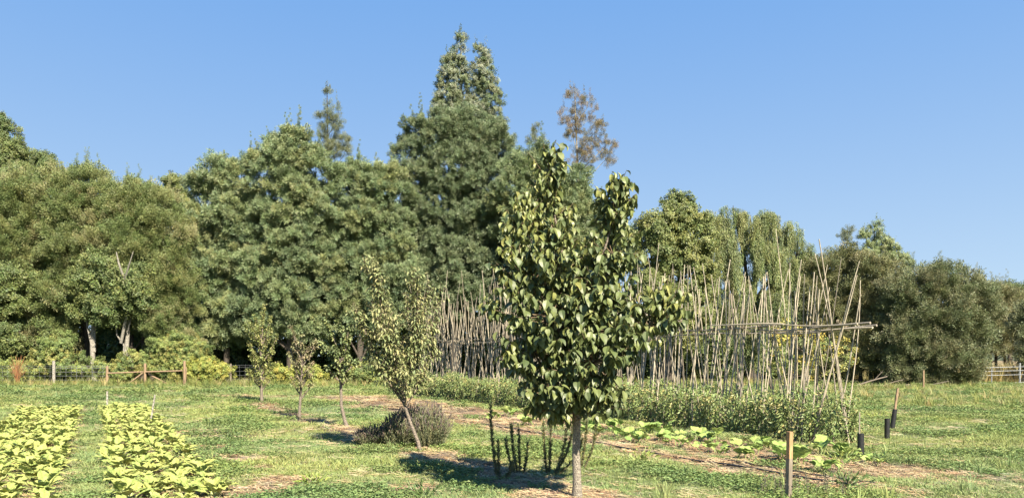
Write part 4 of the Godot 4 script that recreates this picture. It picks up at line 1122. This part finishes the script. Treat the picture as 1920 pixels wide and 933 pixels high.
# ---------------------------------------------------------------- fences, stakes and small things
func post(called: String, label: String, category: String, x: float, d: float, h: float, w: float, mat: String, lean := Vector3.ZERO, group := "") -> Node3D:
	var o := thing(called, label, category, field(x, d), group)
	var s := Shape.new()
	s.box(Vector3(0, -0.15, 0), Vector3(w, h + 0.15, w * 0.8), Color.WHITE, w * 0.14)
	var up := (Vector3(0, 1, 0) + lean).normalized()
	part("shaft", s.mesh(M[mat]), o, Transform3D(along(up, 0.3, 1.0), Vector3.ZERO))
	return o


func make_small_things() -> void:
	# drip pipe along the mulched bed
	var pts := PackedVector3Array()
	var rad := PackedFloat32Array()
	for i in 60:
		var p := row(8.1 + sin(i * 0.37) * 0.06 + patch.get_noise_1d(i * 3.0) * 0.12, 6.0 + i * 0.36)
		pts.append(field(p.x, p.y) + Vector3(0, 0.025, 0))
		rad.append(0.016)
	var s := Shape.new()
	s.tube(pts, rad, 7, Color.WHITE)
	var pipe := part("irrigation_pipe", s.mesh(M.black_pipe), self)
	tag(pipe, "long black drip irrigation pipe lying along the straw bed", "pipe")
	pts = PackedVector3Array()
	rad = PackedFloat32Array()
	for i in 12:
		var p := row(8.5 + sin(i * 0.6) * 0.05, 6.1 + i * 0.25)
		pts.append(field(p.x, p.y) + Vector3(0, 0.024, 0))
		rad.append(0.013)
	s = Shape.new()
	s.tube(pts, rad, 7, Color.WHITE)
	tag(part("irrigation_pipe", s.mesh(M.black_pipe), self), "short second black pipe beside the long one, near the brown stake", "pipe")

	# brown stake, its lower half weathered grey
	var st := thing("wooden_stake", "square wooden stake with orange brown top and weathered grey lower half", "stake", field(3.1, 8.5))
	s = Shape.new()
	s.box(Vector3(0, 0.46, 0), Vector3(0.056, 0.3, 0.056), Color.WHITE, 0.006)
	part("top", s.mesh(M.fresh_wood), st, Transform3D(along(Vector3(0.02, 1, 0), 0.5, 1.0), Vector3.ZERO))
	s = Shape.new()
	s.box(Vector3(0, -0.15, 0), Vector3(0.058, 0.61, 0.058), Color.WHITE, 0.006)
	part("shaft", s.mesh(M.grey_wood), st, Transform3D(along(Vector3(0.02, 1, 0), 0.5, 1.0), Vector3.ZERO))

	# black sleeves at the end of the tomato rows
	var sleeves := [[5.52, 12.0, 0.38, Vector3(0.0, 0, 0), 0.72, "black plastic sleeve holding a thin cane at the front trellis's end"], [7.42, 15.0, 0.4, Vector3(0.01, 0, 0), 0.0, "empty black plastic sleeve upright in the grass"], [8.42, 16.8, 0.48, Vector3(0.14, 0, 0), 0.95, "leaning black plastic sleeve with a yellow wooden stake in it"]]
	for e in sleeves:
		var o := thing("plastic_sleeve", e[5], "sleeve", field(e[0], e[1]), "black sleeves at the row ends")
		s = Shape.new()
		s.tube(PackedVector3Array([Vector3(0, -0.08, 0), Vector3(0, e[2], 0), Vector3(0, e[2] - 0.006, 0), Vector3(0, e[2] - 0.1, 0)]), PackedFloat32Array([0.052, 0.05, 0.042, 0.042]), 14, Color.WHITE)
		var turn := Transform3D(along(Vector3.UP + e[3], 0.0, 1.0), Vector3.ZERO)
		part("tube", s.mesh(M.black_pipe), o, turn)
		if e[4] > 0.8:
			s = Shape.new()
			s.box(Vector3(0, -0.05, 0), Vector3(0.045, e[4] + 0.05, 0.045), Color(1.5, 1.6, 1.1), 0.005)
			part("stake", s.mesh(M.post_wood), o, turn)
		elif e[4] > 0.0:
			s = Shape.new()
			s.tube(PackedVector3Array([Vector3(0.02, -0.05, 0), Vector3(0.02, e[4], 0)]), PackedFloat32Array([0.012, 0.01]), 6, Color(0.4, 0.36, 0.28))
			part("cane", s.mesh(M.reed), o, turn)
	post("marker_stake", "thin pale marker stake leaning at the side of the chard bed", "stake", -8.45, 17.7, 0.72, 0.035, "pale_bark", Vector3(0.16, 0, 0))
	post("marker_stake", "short pale marker stake at the far head of the chard bed", "stake", -12.6, 23.6, 0.55, 0.05, "pale_bark")
	post("wooden_stake", "lone yellowish wooden stake in the long grass before the dark bush", "stake", 20.9, 38.5, 0.95, 0.08, "post_wood")

	# wire fence with wooden posts, a railed gate section in the middle
	var d := 43.0
	var f := thing("wire_fence", "wire mesh fence on pale posts in front of the hedge", "fence", Vector3(-29.5, 0, -d), "wire fences before the wood")
	make_wire(f, 5.9 + 0.8, 1.12)
	for e in [[3.55, 1.42, 0.16], [0.2, 1.3, 0.12]]:
		s = Shape.new()
		s.tube(PackedVector3Array([Vector3(e[0], -0.2, 0.07), Vector3(e[0], e[1], 0.07)]), PackedFloat32Array([e[2] * 0.55, e[2] * 0.5]), 8, Color.WHITE)
		part("post", s.mesh(M.pale_bark), f)
	var g := thing("rail_fence", "brown wooden rail section with three posts and two slanting braces", "fence", Vector3(-20.6, 0, -42.6))
	for e in [[-2.15, 1.12], [-0.02, 1.28], [2.2, 1.42]]:
		s = Shape.new()
		s.tube(PackedVector3Array([Vector3(e[0], -0.2, 0), Vector3(e[0], e[1], 0)]), PackedFloat32Array([0.075, 0.07]), 9, Color.WHITE)
		part("post", s.mesh(M.post_wood), g)
	for e in [[Vector3(-2.07, 0.72, 0.07), Vector3(-0.08, 0.8, 0.09)], [Vector3(0.06, 0.8, 0.09), Vector3(2.12, 0.86, 0.07)]]:
		s = Shape.new()
		s.tube(PackedVector3Array([e[0], e[1]]), PackedFloat32Array([0.042, 0.038]), 8, Color(1.1, 1.05, 1.0))
		part("rail", s.mesh(M.post_wood), g)
	for e in [[Vector3(-0.1, 0.74, 0.1), Vector3(-0.95, 0.05, 0.25)], [Vector3(0.1, 0.68, -0.1), Vector3(1.3, 0.05, -0.2)]]:
		s = Shape.new()
		s.tube(PackedVector3Array([e[0], e[1]]), PackedFloat32Array([0.042, 0.038]), 8, Color(1.1, 1.05, 1.0))
		part("brace", s.mesh(M.post_wood), g)
	s = Shape.new()
	s.tube(PackedVector3Array([Vector3(2.28, -0.1, 0.12), Vector3(2.36, 1.05, 0.14)]), PackedFloat32Array([0.04, 0.035]), 6, Color(1.5, 1.5, 1.4))
	part("brace", s.mesh(M.post_wood), g)
	f = thing("wire_fence", "wire mesh fence across the gap behind the columnar plum tree", "fence", Vector3(-18.2, 0, -44.0), "wire fences before the wood")
	make_wire(f, 3.6, 1.15)
	s = Shape.new()
	s.tube(PackedVector3Array([Vector3(1.9, -0.2, 0.06), Vector3(1.9, 1.25, 0.06)]), PackedFloat32Array([0.05, 0.045]), 7, Color.WHITE)
	part("post", s.mesh(M.grey_wood), f)
	f = thing("wire_fence", "wire mesh fence between the pale post and the brown rail", "fence", Vector3(-25.9, 0, -43.0), "wire fences before the wood")
	make_wire(f, 3.1, 1.1)

	# dead brown plant on the fence
	var o := thing("dead_plant", "rust brown dead plant leaning on the wire fence", "dead plant", field(-27.8, 42.6))
	s = Shape.new()
	for i in 70:
		var tip := Vector3(spread(-0.45, 0.5), spread(0.8, 1.75), spread(-0.3, 0.3))
		s.tube(PackedVector3Array([Vector3(spread(-0.06, 0.06), -0.05, 0), Vector3(tip.x * 0.3, tip.y * 0.55, tip.z * 0.3), tip]), PackedFloat32Array([0.014, 0.01, 0.004]), 3, tint(Color(0.27, 0.14, 0.07), 0.25), false)
	part("stems", s.mesh(M.straw), o).set_meta("kind", "stuff")

	# metal gate on the far right
	o = thing("metal_gate", "grey galvanised field gate with horizontal rails beside the dry track", "gate", Vector3(28.0, 0, -44.5))
	for e in [[0.15, 1.0, 0.035], [1.8, 1.28, 0.06], [3.6, 1.3, 0.06]]:
		s = Shape.new()
		s.tube(PackedVector3Array([Vector3(e[0], -0.2, 0), Vector3(e[0], e[1], 0)]), PackedFloat32Array([e[2], e[2]]), 8, Color.WHITE)
		part("post", s.mesh(M.zinc), o)
	for y in [0.14, 0.6, 0.84, 1.06]:
		s = Shape.new()
		s.tube(PackedVector3Array([Vector3(-0.6, y - 0.06, 0.06), Vector3(1.75, y, 0.06), Vector3(3.6, y + 0.06, 0.06)]), PackedFloat32Array([0.014, 0.014, 0.014]), 6, Color(0.7, 0.72, 0.75))
		part("rail", s.mesh(M.zinc), o)
	for i in 16:
		s = Shape.new()
		s.tube(PackedVector3Array([Vector3(1.9 + i * 0.11, 0.12, 0.06), Vector3(1.9 + i * 0.11, 0.6, 0.06)]), PackedFloat32Array([0.009, 0.009]), 4, Color(0.4, 0.4, 0.42))
		part("bar", s.mesh(M.zinc), o)

	# stones and fallen wood
	for e in [[-1.02, 26.2, 0.15, "pale stone at the foot of the tomatoes"], [-7.9, 44.2, 0.45, "large pale boulder in front of the low bushes"]]:
		var st2 := thing("pale_stone", e[3], "stone", field(e[0], e[1]))
		s = Shape.new()
		var sph := SphereMesh.new()
		sph.radial_segments = 10
		sph.rings = 6
		var a := sph.surface_get_arrays(0)
		var ids: PackedInt32Array = a[Mesh.ARRAY_INDEX]
		var place := []
		for p in a[Mesh.ARRAY_VERTEX]:
			place.append(p * Vector3(1.6, 1.3, 1.3) * e[2] * (1.0 + lumps.get_noise_3dv(p * 14.0) * 0.9) + Vector3(0, e[2] * 0.35, 0))
		for i in range(0, ids.size(), 3): s.tri(place[ids[i]], place[ids[i + 1]], place[ids[i + 2]], Color.WHITE)
		part("body", s.mesh(M.stone), st2)
	for e in [[20.4, 41.5, 2.6, 0.05, 0.06, "thin fallen pole lying before the dark bush, beside the lone stake"], [23.0, 41.8, 2.8, -0.04, 0.05, "pale fallen pole lying under the dark bush"], [19.2, 40.6, 1.6, 0.5, 0.05, "bent dead branch rising from the brush before the dark bush"]]:
		var b := thing("fallen_branch", e[5], "branch", field(e[0], e[1]))
		s = Shape.new()
		limb(s, Vector3(-e[2] / 2, 0.06, 0), Vector3(e[2] / 2, 0.08 + e[3], 0.2), e[4], e[4] * 0.6, 0.06)
		limb(s, Vector3(0, 0.08, 0), Vector3(e[2] * 0.35, 0.35 + e[3], 0.2), e[4] * 0.6, e[4] * 0.3, 0.06)
		part("wood", s.mesh(M.orchard_bark), b)

	# tall dry grass beyond the gate, rank grass along the fence
	var sets := PackedFloat32Array()
	var dry := tuft("tall")
	for i in 900:
		var x := spread(24, 42)
		var dd := spread(46.5, 54)
		put(sets, Basis(Vector3.UP, spread(0, TAU)).scaled(Vector3.ONE * spread(2.0, 5.0)), field(x, dd), tint(Color(0.33, 0.28, 0.13), 0.25))
	for i in 1300:
		var x := spread(-33, 16)
		var dd := spread(40.5, 45.5)
		put(sets, Basis(Vector3.UP, spread(0, TAU)).scaled(Vector3.ONE * spread(0.8, 2.0)), field(x, dd), tint(Color(0.2, 0.23, 0.07) if rng.randf() < 0.65 else Color(0.33, 0.28, 0.13), 0.25))
	for i in 420:
		var x := spread(13, 27)
		var dd := spread(24, 41)
		put(sets, Basis(Vector3.UP, spread(0, TAU)).scaled(Vector3.ONE * spread(0.6, 1.6)), field(x, dd), tint(Color(0.23, 0.25, 0.08) if rng.randf() < 0.6 else Color(0.34, 0.3, 0.14), 0.25))
	var og := scatter("rank_grass", dry, sets, self)
	tag(og, "rank half dry grass along the wood edge and the far gate", "grass", "", "stuff")

	# far hill
	var hs := Shape.new()
	var prev := []
	for i in 41:
		var t := i / 40.0
		var x := lerpf(160, 760, t)
		var h := 30.0 * sin(PI * pow(t, 0.8)) + lumps.get_noise_1d(x * 0.2) * 5.0
		var ring := [Vector3(x, -3, -380), Vector3(x, h * 0.55, -430), Vector3(x, maxf(h, 0.0), -500), Vector3(x, -3, -640)]
		if i:
			for j in 3: hs.quad(prev[j], prev[j + 1], ring[j + 1], ring[j], Color.WHITE)
		prev = ring
	tag(part("hills", hs.mesh(M.far_hill), self), "low wooded hill far behind the gate", "hill", "", "structure")


func make_wire(parent: Node3D, wide: float, high: float) -> void:
	var s := Shape.new()
	for y in [0.1, 0.3, 0.5, 0.7, 0.9, 1.0]:
		s.tube(PackedVector3Array([Vector3(0, y * high, 0), Vector3(wide, y * high, 0)]), PackedFloat32Array([0.006, 0.006]), 3, Color(0.75, 0.75, 0.75))
	var x := 0.0
	while x < wide:
		s.tube(PackedVector3Array([Vector3(x, 0, 0), Vector3(x + spread(-0.02, 0.02), high, 0)]), PackedFloat32Array([0.006, 0.006]), 3, Color(0.75, 0.75, 0.75))
		x += 0.3
	part("wire_mesh", s.mesh(M.zinc), parent).set_meta("kind", "stuff")


# ---------------------------------------------------------------- build
func _ready() -> void:
	var cam := Camera3D.new()
	cam.name = "camera"
	cam.position = Vector3(0, 1.6, 0)
	cam.near = 0.1
	cam.far = 6000.0
	cam.projection = Camera3D.PROJECTION_FRUSTUM
	cam.size = 0.1 * 2.0 * 0.3278
	cam.frustum_offset = Vector2(0, 0.1 * 0.143)
	add_child(cam)

	var sky := ProceduralSkyMaterial.new()
	sky.sky_top_color = Color(0.031, 0.1, 0.24).linear_to_srgb()
	sky.sky_horizon_color = Color(0.19, 0.245, 0.285).linear_to_srgb()
	sky.sky_curve = 0.2
	sky.ground_bottom_color = Color(0.2, 0.2, 0.14)
	sky.ground_horizon_color = Color(0.4, 0.42, 0.36)
	sky.sun_angle_max = 1.0
	var env := Environment.new()
	env.background_mode = Environment.BG_SKY
	env.sky = Sky.new()
	env.sky.sky_material = sky
	env.tonemap_mode = Environment.TONE_MAPPER_LINEAR
	env.tonemap_exposure = 3.4
	env.sdfgi_enabled = true
	env.ssao_enabled = true
	env.ssil_enabled = true
	var we := WorldEnvironment.new()
	we.name = "surroundings"
	we.environment = env
	add_child(we)

	var sun := DirectionalLight3D.new()
	sun.name = "sun"
	sun.light_energy = 1.6
	sun.light_color = Color(1.0, 0.95, 0.86)
	sun.light_angular_distance = 0.5
	sun.shadow_enabled = true
	add_child(sun)
	var up := deg_to_rad(42.0)
	var side := deg_to_rad(29.0)
	sun.look_at_from_position(Vector3.ZERO, -Vector3(sin(side) * cos(up), sin(up), cos(side) * cos(up)), Vector3.UP)

	rng.seed = 20240817
	hue.seed = 3
	hue.frequency = 0.16
	patch.seed = 8
	patch.frequency = 0.55
	lumps.seed = 5
	lumps.frequency = 0.35
	make_materials()
	make_ground()
	make_sprays()
	for e in WOODS: make_wood_tree(e)
	make_thicket()
	make_lawn()
	make_trellis()
	make_orchard()
	make_chard()
	make_squash()
	make_tomatoes()
	make_herbs()
	make_small_things()
